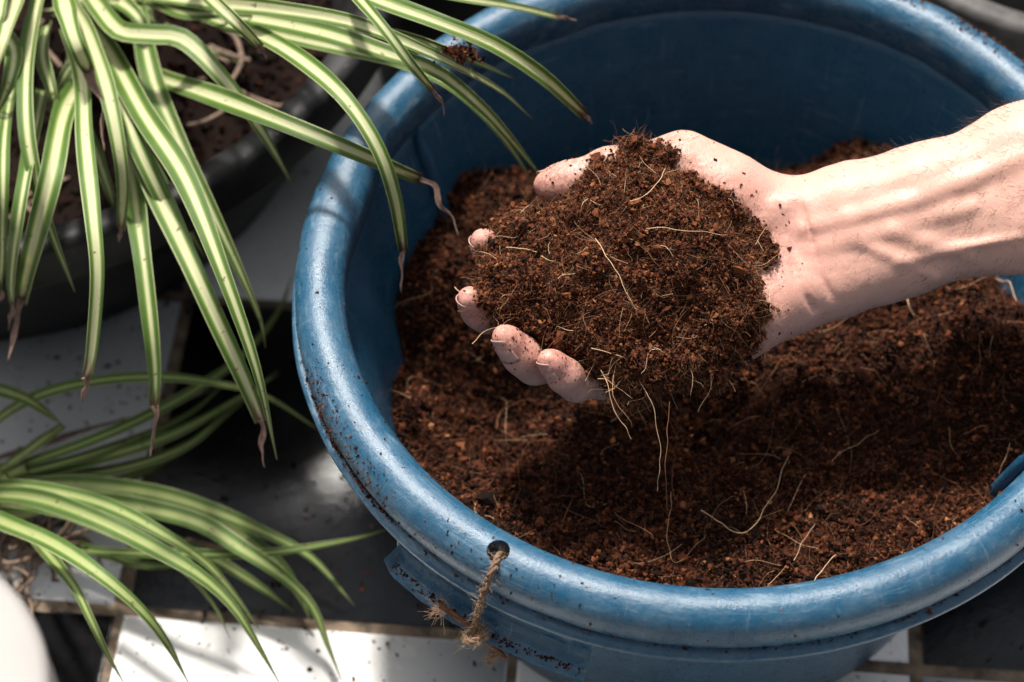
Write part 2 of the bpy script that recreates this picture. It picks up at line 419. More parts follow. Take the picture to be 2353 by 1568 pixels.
# moulded ribs standing on the inner wall
def rib(deg, top, bot, parent):
    phi = R_(deg); n = 14; P = []
    for t in np.linspace(0, 1, n):
        z = top+(bot-top)*t
        r = np.interp(z, [-.188, -.062, -.022, -.006, .002, .01], [.152, .1775, .1878, .1931, .1942, .1936])
        P.append(tw(np.array(r-.0022), np.array(phi), np.array(z)))
    rr = np.full(n, .0042); rr[0] = .0004; rr[1] = .0022
    m_ = MB(); m_.tube(P, rr, 10); return m_.build('rib', M['wall'], parent)
rib(147.5, .008, -.12, tub)
rib(-32, -.012, -.12, tub)
# carrying lug hanging under the rim
lug = [(.2140, -.0034), (.2168, -.0034), (.2174, -.006), (.2178, -.0150), (.2172, -.0154), (.2173, -.0162), (.2181, -.0166), (.2186, -.0235), (.2230, -.0262), (.2262, -.0268), (.2272, -.0285), (.2258, -.0302), (.2200, -.0300), (.2158, -.0275), (.2150, -.0160)]
pa, pb = R_(-137.6), R_(-108.6)
def lug_wob(r, z, p):
    t = (p-pa)/(pb-pa)
    e = np.clip(min(t, 1-t)/.035, 0, 1); e = e*e*(3-2*e)
    f = 1.0 if t > .5 else (.72+.28*e)
    zz = -.0034+(z+.0034)*f
    q = np.array([[p*3., 0, 0]])
    return r+.0004*vnoise(q, .05)[0], zz
lo = lathe_obj('carrying_lug', M['plastic'], tub, lug, 90, phi0=pa, phi1=pb, wob=lug_wob)
b = bmesh.new(); b.from_mesh(lo.data)
for e in b.edges: e.smooth = not (e.is_manifold and e.calc_face_angle(0) > R_(60))
b.to_mesh(lo.data); b.free()

# ================================================================== crumbs and fibres
_ico = bmesh.new(); bmesh.ops.create_icosphere(_ico, subdivisions=1, radius=1)
IV = np.array([v.co[:] for v in _ico.verts]); IF = np.array([[v.index for v in f.verts] for f in _ico.faces]); _ico.free()
def crumbs(mb, P, size, tone, flat=.75):
    """irregular little lumps, each twelve points"""
    n = len(P)
    rot = rng.normal(size=(n, 4)); rot /= np.linalg.norm(rot, axis=1)[:, None]
    a, b_, c, d = rot.T
    Rm = np.stack([np.stack([1-2*(c*c+d*d), 2*(b_*c-a*d), 2*(b_*d+a*c)], -1), np.stack([2*(b_*c+a*d), 1-2*(b_*b_+d*d), 2*(c*d-a*b_)], -1), np.stack([2*(b_*d-a*c), 2*(c*d+a*b_), 1-2*(b_*b_+c*c)], -1)], 1)
    L = IV[None]*rng.uniform(.30, 1.55, (n, len(IV), 1))*rng.uniform(.5, 1.4, (n, 1, 3))
    V = np.einsum('nij,nkj->nki', Rm, L)*np.asarray(size)[:, None, None]+P[:, None]
    F = (IF[None]+np.arange(n)[:, None, None]*len(IV)).reshape(-1, 3)
    mb.add(V.reshape(-1, 3), F, np.repeat(tone, len(IV)))
def fibres(mb, P, D, length, rad, tone, bend=.35, k=5):
    """thin curved strands from P along D"""
    n = len(P); D = D/np.linalg.norm(D, axis=1)[:, None]
    B1 = rng.normal(size=(n, 3)); B1 -= D*(B1*D).sum(1)[:, None]; B1 /= np.linalg.norm(B1, axis=1)[:, None]+1e-9
    B2 = np.cross(D, B1); t = np.linspace(0, 1, k); L = np.asarray(length)[:, None, None]
    cb = rng.normal(0, bend, (n, 1, 1)); c2 = rng.normal(0, bend*.5, (n, 1, 1))
    Q = P[:, None]+L*(D[:, None]*t[None, :, None]+B1[:, None]*cb*(t*t)[None, :, None]+B2[:, None]*c2*np.sin(t*5)[None, :, None])
    rr = np.asarray(rad)[:, None]*(1-.5*t)[None]
    th = np.arange(3)*2*math.pi/3
    V = Q[:, :, None]+rr[:, :, None, None]*(B1[:, None, None]*np.cos(th)[None, None, :, None]+B2[:, None, None]*np.sin(th)[None, None, :, None])
    base = np.arange(n)[:, None]*(k*3); F = []
    for i in range(k-1):
        for j in range(3):
            j2 = (j+1) % 3; F.append(np.stack([base[:, 0]+i*3+j, base[:, 0]+i*3+j2, base[:, 0]+(i+1)*3+j2, base[:, 0]+(i+1)*3+j], -1))
    mb.add(V.reshape(-1, 3), np.concatenate(F), np.repeat(tone, k*3))
def tones(n, hi=.5):
    t = np.clip(rng.normal(hi, .2, n), .02, .9); t[rng.random(n) < .10] = .05; m = rng.random(n) < .008; t[m] = .95
    return t

# ---- bed of coir in the tub
mR = [(at(2030, 345, -.045), .018, .03), (at(1760, 360, -.055), .012, .03), (at(1150, 470, -.05), .010, .03), (at(2200, 780, -.05), .012, .05), (at(1900, 1250, -.055), .010, .045), (at(2250, 820, -.05), .008, .03), (at(1780, 900, -.06), -.012, .045), (at(1150, 900, -.06), -.006, .04), (at(1500, 330, -.1), -.030, .065), (at(1720, 370, -.1), -.034, .045), (at(1280, 380, -.09), -.016, .05), (at(1230, 940, -.07), -.030, .05), (at(925, 780, -.07), -.018, .05), (at(960, 1000, -.07), -.012, .04), (at(1950, 420, -.1), -.010, .04)]
def hb(x, y):
    P = np.stack([x, y, 0*x], -1)
    h = -.060+.010*vnoise(P, .055)+.0095*vnoise(P, .026, 1)+.0060*vnoise(P, .013, 2)+.0026*vnoise(P, .006, 3)
    for c, a, s in mR: h = h+a*np.exp(-((x-c[0])**2+(y-c[1])**2)/(s*s))
    return h
def wall_r(h): return np.interp(h, [-.188, -.062, -.022, -.006], [.152, .1775, .1878, .1931])
bed = tag(empty('coir_bed'), 'dark brown crumbly coir filling the blue tub below the hand', 'coir', kind='stuff')
g = np.linspace(-.19, .19, 240); X, Y = np.meshgrid(g, g, indexing='ij'); Z = hb(X, Y)-.0012
rr = np.hypot(X, Y); lim = .1765
lim = np.minimum(lim, wall_r(hb(X*np.minimum(1, .17/np.maximum(rr, 1e-9)), Y*np.minimum(1, .17/np.maximum(rr, 1e-9))))+.001)
s_ = np.where(rr > lim, lim/np.maximum(rr, 1e-9), 1)
V = np.stack([X*s_, Y*s_, hb(X*s_, Y*s_)-.0012+ZF], -1).reshape(-1, 3)
idx = np.arange(240*240).reshape(240, 240); F = np.stack([idx[:-1, :-1], idx[1:, :-1], idx[1:, 1:], idx[:-1, 1:]], -1).reshape(-1, 4)
keep = (rr[:-1, :-1] < lim[:-1, :-1]+.004).reshape(-1); F = F[keep]
mb = MB(); mb.add(V, F, .14+.10*vnoise(V, .01)); mb.build('soil_surface', M['soil'], bed)
def disc(n, R=.1775):
    r = R*np.sqrt(rng.random(n)); a = rng.random(n)*2*math.pi; x, y = r*np.cos(a), r*np.sin(a)
    if R < .2:                       # keep inside the tapering wall
        f = np.minimum(1, (wall_r(hb(x, y))-.0006)/np.maximum(r, 1e-9)); f = np.where(f < 1, f*(1-.012*rng.random(n)), 1); x, y = x*f, y*f
    return x, y
mb = MB()
x, y = disc(44000); z = hb(x, y)+ZF
sz = np.exp(rng.normal(math.log(.00088), .40, len(x))); crumbs(mb, np.stack([x, y, z+rng.normal(.0002, .0011, len(x))], -1), sz, np.clip(tones(len(x), .34)+.16*vnoise(np.stack([x, y, 0*x], -1), .03, 9), .02, 1))
# clods: knots of crumbs stuck together
cx, cy = disc(230, .165)
for a_, b_ in zip(cx, cy):
    k = rng.integers(20, 60); q = rng.normal(size=(k, 3)); q *= (rng.random(k)**.33*rng.uniform(.003, .011)/np.linalg.norm(q, axis=1))[:, None]
    q += np.array([a_, b_, hb(np.array(a_), np.array(b_))+ZF+.0015]); crumbs(mb, q, np.exp(rng.normal(math.log(.0009), .35, k)), tones(k, rng.uniform(.25, .52)))
mb.build('soil_crumbs', M['soil'], bed, smooth=False)['kind'] = 'stuff'
mb = MB(); n = 20000; x, y = disc(n); D = rng.normal(size=(n, 3)); D[:, 2] = np.abs(D[:, 2])*.35
fibres(mb, np.stack([x, y, hb(x, y)+ZF+.0003], -1), D, np.exp(rng.normal(math.log(.0042), .5, n)), rng.uniform(.00007, .00016, n), np.clip(rng.normal(.28, .16, n), 0, 1), .7, 4)
n = 420; x, y = disc(n); D = rng.normal(size=(n, 3)); D[:, 2] = np.abs(D[:, 2])*.2
fibres(mb, np.stack([x, y, hb(x, y)+ZF+.0012], -1), D, rng.uniform(.012, .028, n), rng.uniform(.0001, .0002, n), np.clip(rng.normal(.5, .25, n), 0, 1), .4, 9)
mb.build('soil_fibres', M['fibre'], bed)['kind'] = 'stuff'
def strand(pts, parent, r=.00028, tone=.9, on_bed=False):
    P = []
    for u, v, z in pts:
        p = at(u, v, z)
        if on_bed:
            for _ in range(4): p = at(u, v, float(hb(np.array(p[0]), np.array(p[1])))+.0028+z)
        P.append(p)
    r *= .72; tone *= .9
    Q = catmull(P, 10*len(pts)); Q = Q+.0009*np.stack([vnoise(Q, .006, k) for k in (1, 2, 3)], -1)+.0014*np.stack([vnoise(Q, .014, k) for k in (4, 5, 6)], -1)
    rr = np.linspace(r, r*.55, len(Q))*(1+.25*vnoise(Q, .003)); m_ = MB(); m_.tube(Q, rr, 5, tone=tone); return m_.build('root_strand', M['fibre'], parent)
for pts, r, t in [
    ([(1605, 1172, 0), (1650, 1205, 0), (1700, 1225, .001), (1745, 1190, .004), (1780, 1120, .008), (1812, 1048, .012)], .00034, .95),
    ([(1910, 1062, .004), (1960, 1020, .006), (2022, 986, .008)], .00022, .85), ([(1840, 872, .004), (1890, 862, .006), (1935, 880, .003)], .00022, .8),
    ([(1980, 842, .003), (2010, 858, .004), (2038, 886, .002)], .0002, .8), ([(1868, 1338, .004), (1895, 1305, .006), (1922, 1272, .008)], .00036, 1.),
    ([(1690, 1145, .001), (1655, 1160, .003), (1630, 1195, .002)], .0002, .6), ([(1545, 1130, .004), (1535, 1210, .004), (1548, 1285, .002), (1580, 1270, .002), (1625, 1235, .003)], .00022, .8),
    ([(1140, 985, .002), (1150, 945, .004), (1190, 925, .005), (1235, 915, .003)], .0003, .5), ([(1150, 990, .002), (1190, 1010, .003), (1240, 1015, .003), (1300, 1010, .002)], .00032, .45),
    ([(1620, 830, .004), (1680, 850, .006), (1740, 860, .004)], .00022, .5), ([(2080, 665, .005), (2085, 695, .010), (2100, 722, .003)], .0005, .9),
    ([(2295, 640, .006), (2325, 650, .012), (2340, 690, .010)], .0005, .95), ([(2235, 855, .003), (2250, 830, .006), (2252, 760, .006)], .0003, .6),
    ([(1780, 1215, .003), (1830, 1240, .003), (1885, 1268, .002)], .00024, .8), ([(1760, 1345, .003), (1790, 1320, .005), (1815, 1300, .004)], .00022, .8),
    ([(2295, 1085, .004), (2305, 1060, .008), (2318, 1020, .006)], .00024, .85), ([(2180, 985, .003), (2190, 1030, .004), (2205, 1055, .003)], .00022, .7),
    ([(1830, 1290, .003), (1850, 1240, .006), (1875, 1200, .007)], .00024, .9), ([(1550, 1150, .005), (1545, 1080, .006), (1560, 980, .004)], .00026, .4),
    ([(1700, 1300, .003), (1740, 1290, .004), (1800, 1300, .003)], .00022, .75), ([(1190, 1060, .003), (1195, 1110, .004), (1188, 1160, .003)], .00026, .35)]:
    strand(pts, bed, r, t, True)

# ================================================================== signed-distance modelling (hand, heap)
class SDF:
    def __init__(s, lo, hi, h):
        s.lo, s.h = np.asarray(lo, float), h; s.n = np.ceil((np.asarray(hi)-s.lo)/h).astype(int)+1
        s.F = np.full(s.n, 1., np.float32)
    def box(s, pts, pad):
        a = np.floor((np.min(pts, 0)-pad-s.lo)/s.h).astype(int); b_ = np.ceil((np.max(pts, 0)+pad-s.lo)/s.h).astype(int)+1
        a = np.clip(a, 0, s.n); b_ = np.clip(b_, 0, s.n); return tuple(slice(i, j) for i, j in zip(a, b_))
    def pos(s, sl):
        return np.stack(np.meshgrid(*[s.lo[i]+s.h*np.arange(sl[i].start, sl[i].stop) for i in range(3)], indexing='ij'), -1)
    @staticmethod
    def smin(a, b_, k):
        hh = np.maximum(k-np.abs(a-b_), 0)/k; return np.minimum(a, b_)-hh*hh*k*.25
    def cone(s, A, B, ra, rb, k, sub=False):
        A, B = np.asarray(A, float), np.asarray(B, float)
        sl = s.box([A, B], max(ra, rb)+.016); P = s.pos(sl)
        d = B-A; t = np.clip(((P-A)@d)/max(d@d, 1e-12), 0, 1)
        D = np.linalg.norm(P-A-t[..., None]*d, axis=-1)-(ra+(rb-ra)*t)
        if sub: s.F[sl] = -SDF.smin(-s.F[sl], D, k)
        else: s.F[sl] = SDF.smin(s.F[sl], D, k)
    def chain(s, pts, rad, k):
        for i in range(len(pts)-1): s.cone(pts[i], pts[i+1], rad[i], rad[i+1], k)
    def hit(s, u, v):
        x = (u-PW/2)/FPX; y = (PH/2-v)/FPX; d = nrm(np.array([x, C_+y*S_, -S_+y*C_]))
        t = .85
        for _ in range(1200):
            p = CAM+d*t; i = np.round((p-s.lo)/s.h).astype(int)
            if ((i >= 0) & (i < s.n)).all() and s.F[tuple(i)] <= 0: return p, d
            t += .0005
        return None, d
    def merge(s, o, k): s.F = SDF.smin(s.F, o.F, k)
    def mesh(s, relax=2):
        F = s.F; ins = F < 0
        c = [ins[i:ins.shape[0]-1+i, j:ins.shape[1]-1+j, k:ins.shape[2]-1+k] for i in (0, 1) for j in (0, 1) for k in (0, 1)]
        tot = sum(x_.astype(np.int8) for x_ in c); mixed = (tot > 0) & (tot < 8)
        cells = np.argwhere(mixed); vid = -np.ones(mixed.shape, np.int64); vid[mixed] = np.arange(len(cells))
        acc = np.zeros((len(cells), 3)); cnt = np.zeros(len(cells))
        cor = np.array([(i, j, k) for i in (0, 1) for j in (0, 1) for k in (0, 1)])
        val = np.stack([F[cells[:, 0]+i, cells[:, 1]+j, cells[:, 2]+k] for i, j, k in cor], -1)
        for a in range(8):
            for b_ in range(a+1, 8):
                if np.abs(cor[a]-cor[b_]).sum() != 1: continue
                va, vb = val[:, a], val[:, b_]; m_ = (va < 0) != (vb < 0); t = va/(va-vb+1e-20)
                p = cor[a]+(cor[b_]-cor[a])*np.where(m_, t, 0)[:, None]; acc += p*m_[:, None]; cnt += m_
        V = s.lo+s.h*(cells+acc/cnt[:, None]); Q = []
        for ax in range(3):
            a1, a2 = (ax+1) % 3, (ax+2) % 3
            i0 = [slice(None)]*3; i1 = [slice(None)]*3; i0[ax] = slice(0, -1); i1[ax] = slice(1, None)
            A_, B_ = ins[tuple(i0)], ins[tuple(i1)]; E = np.argwhere(A_ != B_)
            ok = (E[:, a1] > 0) & (E[:, a2] > 0) & (E[:, a1] < mixed.shape[a1]) & (E[:, a2] < mixed.shape[a2]); E = E[ok]
            def cell(d1, d2):
                q = E.copy(); q[:, a1] -= d1; q[:, a2] -= d2; return vid[q[:, 0], q[:, 1], q[:, 2]]
            q = np.stack([cell(1, 1), cell(0, 1), cell(0, 0), cell(1, 0)], -1)
            fl = ~A_[tuple(E.T)]; q[fl] = q[fl][:, ::-1]; Q.append(q)
        Q = np.concatenate(Q); Q = Q[(Q >= 0).all(1)]
        for _ in range(relax):
            S = np.zeros_like(V); k_ = np.zeros(len(V))
            for i in range(4):
                np.add.at(S, Q[:, i], V[Q[:, (i+1) % 4]]); np.add.at(S, Q[:, i], V[Q[:, (i-1) % 4]]); np.add.at(k_, Q[:, i], 2)
            V = V*.5+.5*S/np.maximum(k_, 1)[:, None]
        return V, Q

# ---- the arm: all given as picture position, height above the tub flange and radius in picture pixels
def J(u, v, z, rpx=None):
    p = at(u, v, z); return p if rpx is None else (p, rpx/ppm(p))
HZ = -.018                                    # whole hand raised or lowered
def chain(S, js, k):
    q = [J(u, v, z+HZ, r) for u, v, z, r in js]; S.chain([a for a, _ in q], [r for _, r in q], k)
LO, HI = (-.155, -.125, .17), (.34, .13, .345)
H = SDF(LO, HI, .00125)
rad = [(1815, 503, .062, 76), (1880, 500, .066, 80), (1960, 472, .070, 83), (2110, 438, .077, 90), (2353, 353, .090, 102), (2800, 195, .120, 118), (3000, 130, .13, 120)]
uln = [(1800, 672, .046, 86), (1930, 630, .050, 83), (2060, 588, .056, 84), (2353, 506, .072, 106), (2800, 370, .10, 125), (3000, 310, .11, 125)]
mid_ = [(1800, 590, .050, 74), (1950, 548, .056, 74), (2353, 430, .078, 96), (2800, 280, .108, 112), (3000, 220, .12, 115)]
for c_ in (rad, uln, mid_): chain(H, c_, .016)
MCP = dict(index=(1415, 520, .062, 52), middle=(1395, 622, .054, 52), ring=(1412, 726, .046, 50), pinky=(1455, 835, .038, 45))
for f_ in MCP.values(): chain(H, [(1800, 590, .050, 66), f_], .014)
chain(H, [(1800, 675, .047, 88), (1690, 735, .043, 84), (1580, 785, .040, 66), (1460, 838, .038, 46)], .014)      # heel and little-finger side
chain(H, [(1780, 510, .062, 84), (1660, 450, .073, 86), (1580, 395, .080, 74)], .014)                           # ball of the thumb
chain(H, [(1760, 485, .064, 72), (1562, 372, .081, 66)], .010)
# tendons and veins standing out at the wrist
for c_, sink in (([(1850, 528, 16), (1950, 505, 20), (2080, 470, 21), (2200, 425, 20), (2350, 362, 18)], .0023), ([(1860, 572, 15), (1960, 548, 20), (2090, 512, 19), (2230, 476, 15)], .0024),
                 ([(2050, 532, 11), (2120, 556, 12), (2230, 582, 11)], .0024),
                 ([(1740, 520, 18), (1790, 480, 18), (1830, 455, 14)], .0030)):
    q = []
    for u, v, r in c_:
        p, d_ = H.hit(u, v); q.append((p+d_*sink, r/ppm(p)*.80))
    H.chain([a_ for a_, _ in q], [r for _, r in q], .006)
for c_ in ([(2060, 606, 6), (2190, 572, 7), (2340, 545, 7)], [(1985, 565, 6), (2070, 598, 7), (2150, 636, 6)]):
    q = [(H.hit(u, v), r) for u, v, r in c_]; H.chain([p+d_*.0011 for (p, d_), _ in q], [r/ppm(p) for (p, d_), r in q], .004)
# creases across the wrist and the base of the thumb
for c_ in ([(1788, 470), (1806, 540), (1822, 610), (1845, 670), (1872, 715)], [(1846, 478), (1866, 560), (1884, 630), (1915, 690)]):
    q = [H.hit(u, v) for u, v in c_]
    for (p0, d0), (p1, d1) in zip(q[:-1], q[1:]): H.cone(p0-d0*.0006, p1-d1*.0006, .0011, .0011, .0020, sub=True)
chain(H, [(1955, 415, .072, 34), (1990, 420, .074, 30)], .007)
FING = dict(
    index=[MCP['index'], (1245, 560, .046, 47), (1150, 592, .045, 38), (1130, 580, .053, 38), (1114, 560, .0625, 32)],
    middle=[MCP['middle'], (1220, 690, .034, 47), (1120, 724, .036, 38), (1102, 712, .046, 38), (1084, 692, .056, 31)],
    ring=[MCP['ring'], (1300, 838, .026, 46), (1226, 842, .040, 39), (1198, 816, .051, 41), (1166, 782, .062, 33)],
    pinky=[MCP['pinky'], (1390, 872, .031, 41), (1324, 884, .040, 35), (1298, 864, .050, 37), (1268, 834, .060, 29)],
    thumb=[(1562, 372, .081, 64), (1402, 392, .082, 50), (1310, 420, .078, 45), (1274, 424, .077, 41)])
tips = {}
for nme, js in FING.items():
    G = SDF(LO, HI, .00125); chain(G, js, .006)
    qq = [J(u, v, z+HZ, r) for u, v, z, r in js]; dv = nrm(qq[-1][0]-qq[-2][0])
    G.cone(qq[-1][0], qq[-1][0]+dv*.0042, qq[-1][1]*.92, qq[-1][1]*.62, .005); H.merge(G, .0045)
    q = [J(u, v, z+HZ, r) for u, v, z, r in js]; tips[nme] = q
def dispn(S):                                   # slight unevenness of flesh
    for sl in [tuple(slice(0, m) for m in S.n)]:
        m_ = np.abs(S.F) < .004; I = np.argwhere(m_); P = S.lo+S.h*I
        S.F[m_] += (.00035*vnoise(P, .012)+.0002*vnoise(P, .006, 2)).astype(np.float32)
dispn(H)
V, Q = H.mesh(3)
blush = np.zeros(len(V))
for nme, q in tips.items():
    blush = np.maximum(blush, .9*np.exp(-(np.linalg.norm(V-q[-1][0], axis=1)/.016)**2))
pc = J(1600, 620, .05+HZ); blush = np.clip(np.maximum(blush, .75*np.exp(-(np.linalg.norm(V-pc, axis=1)/.06)**2)), 0, 1)
px_ = np.clip((V[:, 0]-.06)/.05, 0, 1)
mb = MB(); mb.add(V, Q, blush); person = mb.build('person', M['skin'])
gr = np.zeros(len(V))
for nme, q in tips.items(): gr = np.maximum(gr, np.exp(-(np.linalg.norm(V-q[-1][0], axis=1)/.013)**2))
gd = np.linalg.norm((V-J(1440, 620, .06+HZ))*[1, 1, 1], axis=1); gr = np.clip(np.maximum(gr*.9, .8*np.exp(-np.maximum(gd-.062, 0)/.008)), 0, 1)
ga = person.data.attributes.new('grime', 'FLOAT', 'POINT'); ga.data.foreach_set('value', gr.astype(np.float32))
pa_ = person.data.attributes.new('pores', 'FLOAT', 'POINT'); pa_.data.foreach_set('value', px_.astype(np.float32))
tag(person, 'bare right forearm and cupped hand, palm up, holding a heap of coir', 'person')
# fingernails on the far side of each fingertip
for nme, q in tips.items():
    tip, r = q[-1]; prev = q[-2][0]; a = nrm(tip-prev)
    pv = nrm(q[-3][0]-q[-4][0]) if nme != 'thumb' else nrm(prev-q[-3][0]); dors = nrm(pv-a*np.dot(pv, a)) if nme != 'thumb' else nrm(np.array([-.15, .9, .1])-a*np.dot(np.array([-.15, .9, .1]), a))
    l = np.cross(a, dors); nv = []; nu, nw = 9, 9
    for i in range(nu):
        s = -.0075+(.0075+.0042+.50*r)*i/(nu-1)
        rad_ = r*np.interp(s, [-.0075, 0, .0042, .01], [1.25, 1.06, .84, .76])+.0003
        for j in range(nw):
            th = (j/(nw-1)-.5)*1.7
            edge = s-(.0020*(abs(th)/.85)**2 if i > nu//2 else 0)
            nv.append(tip+a*edge+(dors*math.cos(th)+l*math.sin(th))*rad_)
    nf = [(i*nw+j, i*nw+j+1, (i+1)*nw+j+1, (i+1)*nw+j) for i in range(nu-1) for j in range(nw-1)]
    m_ = MB(); m_.add(nv, nf); o = m_.build('fingernail', M['nail'], person)
    sm = o.modifiers.new('thick', 'SOLIDIFY'); sm.thickness = .0005; sm.offset = 0
    # dirt packed under the free edge
    E_ = np.array(nv[(nu-1)*nw:])*.92+tip*.08+a*.0001
    m_ = MB(); m_.tube(E_, .00026, 5); m_.build('nail_dirt', M['dirt'], o)
# hair on the forearm
nrmv = np.zeros_like(V); fn_ = np.cross(V[Q[:, 2]]-V[Q[:, 0]], V[Q[:, 3]]-V[Q[:, 1]])
for i in range(4): np.add.at(nrmv, Q[:, i], fn_)
nrmv /= np.linalg.norm(nrmv, axis=1)[:, None]+1e-12
cand = np.where((V[:, 0] > .035) & (V[:, 0] < .2))[0]
wgt = np.clip((V[cand, 0]-.02)/.12, .1, 1)*(.25+np.clip(nrmv[cand, 1]*1.3, 0, 1)+.4*np.clip(-nrmv[cand, 1]-.3, 0, 1))
pick = rng.choice(cand, 1300, replace=False, p=wgt/wgt.sum())
mb = MB(); ax = nrm(J(1900, 560, .055)-J(2353, 430, .08))
fibres(mb, V[pick]-nrmv[pick]*.0003, nrmv[pick]*.55+ax*.9+rng.normal(0, .25, (1300, 3)), rng.uniform(.003, .009, 1300), np.full(1300, .00009), np.full(1300, .5), .3)
mb.build('arm_hair', M['hair'], person)['kind'] = 'stuff'

# ---- heap of coir in the palm
G = SDF((-.14, -.12, .19), (.06, .10, .345), .0014)
for u, v, z, r in [(1440, 405, .086, 70), (1500, 400, .086, 62), (1400, 480, .080, 70), (1345, 555, .072, 85), (1240, 560, .064, 62), (1195, 520, .064, 40), (1185, 655, .056, 60), (1260, 640, .060, 85), (1350, 680, .062, 115), (1480, 520, .080, 120), (1530, 590, .074, 130), (1610, 610, .068, 115), (1450, 690, .062, 125), (1665, 660, .062, 98), (1390, 790, .049, 75), (1480, 800, .048, 75), (1560, 770, .052, 90), (1655, 745, .051, 72), (1275, 735, .050, 52), (1330, 800, .048, 46), (1600, 490, .078, 70), (1690, 570, .064, 70), (1735, 640, .058, 52), (1140, 640, .058, 34), (1194, 578, .065, 46), (1158, 676, .060, 52), (1225, 700, .056, 50), (1690, 725, .052, 60), (1610, 795, .047, 62), (1500, 835, .044, 52), (1420, 850, .044, 46)]:
    p, r_ = J(u, v, z+HZ, r); G.cone(p, p, r_, r_, .014)
m_ = np.abs(G.F) < .012; P = G.lo+G.h*np.argwhere(m_)
G.F[m_] += (.0046*vnoise(P, .020, 4)+.0046*vnoise(P, .010, 5)+.0028*vnoise(P, .0048, 6)).astype(np.float32)
HV, HQ = G.mesh(1)
hs_ = HV[rng.choice(len(HV), 2500, replace=False)]; hd = np.full(len(V), 1.); nb_ = np.where(V[:, 0] < .075)[0]; hs_ = hs_[:1400].astype(np.float32); h2 = (hs_**2).sum(1)
for ix in np.array_split(nb_, 24):
    v_ = V[ix].astype(np.float32); hd[ix] = np.sqrt(np.maximum(((v_**2).sum(1)[:, None]+h2[None]-2*v_@hs_.T).min(1), 0))
gr = np.clip(np.maximum(gr*.9, 1.1*np.exp(-np.maximum(hd-.001, 0)/.0055)), 0, 1); person.data.attributes['grime'].data.foreach_set('value', gr.astype(np.float32))
heap = tag(empty('coir_heap'), 'heap of reddish brown coir held in the cupped palm', 'coir', kind='stuff')
mb = MB(); mb.add(HV, HQ, .22); mb.build('heap_core', M['soil'], heap)
fa = np.cross(HV[HQ[:, 2]]-HV[HQ[:, 0]], HV[HQ[:, 3]]-HV[HQ[:, 1]]); ar = np.linalg.norm(fa, axis=1); fn_ = fa/(ar[:, None]+1e-12)
vis = (fn_@np.array([0, -.3, .95]) > -.55); pr = ar*vis; pr /= pr.sum()
def on_heap(n):
    k = rng.choice(len(HQ), n, p=pr); a, b_ = rng.random(n), rng.random(n)
    P = HV[HQ[k, 0]]*((1-a)*(1-b_))[:, None]+HV[HQ[k, 1]]*(a*(1-b_))[:, None]+HV[HQ[k, 2]]*(a*b_)[:, None]+HV[HQ[k, 3]]*((1-a)*b_)[:, None]
    return P, fn_[k]
mb = MB(); P, Nn = on_heap(32000); crumbs(mb, P+Nn*rng.normal(.0004, .0012, (32000, 1)), np.exp(rng.normal(math.log(.00058), .42, 32000)), tones(32000, .56))
P, Nn = on_heap(380)
for p, q_ in zip(P, Nn):
    k = rng.integers(10, 35); q = rng.normal(size=(k, 3)); q *= (rng.random(k)**.33*rng.uniform(.0014, .0052)/np.linalg.norm(q, axis=1))[:, None]
    crumbs(mb, p+q_*.0012+q, np.exp(rng.normal(math.log(.0007), .35, k)), np.clip(tones(k, rng.uniform(.35, .68)), 0, 1))
mb.build('heap_crumbs', M['soil'], heap, smooth=False)['kind'] = 'stuff'
mb = MB(); P, Nn = on_heap(30000); fibres(mb, P, Nn*.6+rng.normal(size=(30000, 3)), np.exp(rng.normal(math.log(.0026), .5, 30000)), rng.uniform(.00006, .00012, 30000), np.clip(rng.normal(.36, .18, 30000), 0, 1), 1.0, 4)
P, Nn = on_heap(260); D = rng.normal(size=(260, 3)); D -= Nn*(D*Nn).sum(1)[:, None]*.85
fibres(mb, P+Nn*.0014, D, rng.uniform(.006, .018, 260), rng.uniform(.0001, .00018, 260), np.clip(rng.normal(.75, .2, 260), 0, 1), .25, 8)
P, Nn = on_heap(4000); edge = np.where((Nn[:, 2] < .45) & (Nn[:, 1] < .2))[0][:330]; P, Nn = P[edge], Nn[edge]; ne = len(P)
fibres(mb, P, Nn*.7+np.array([0, -.1, -.8])+rng.normal(0, .35, (ne, 3)), rng.uniform(.005, .016, ne), rng.uniform(.00007, .00015, ne), np.clip(rng.normal(.55, .2, ne), 0, 1), .45, 7)
mb.build('heap_fibres', M['fibre'], heap)['kind'] = 'stuff'
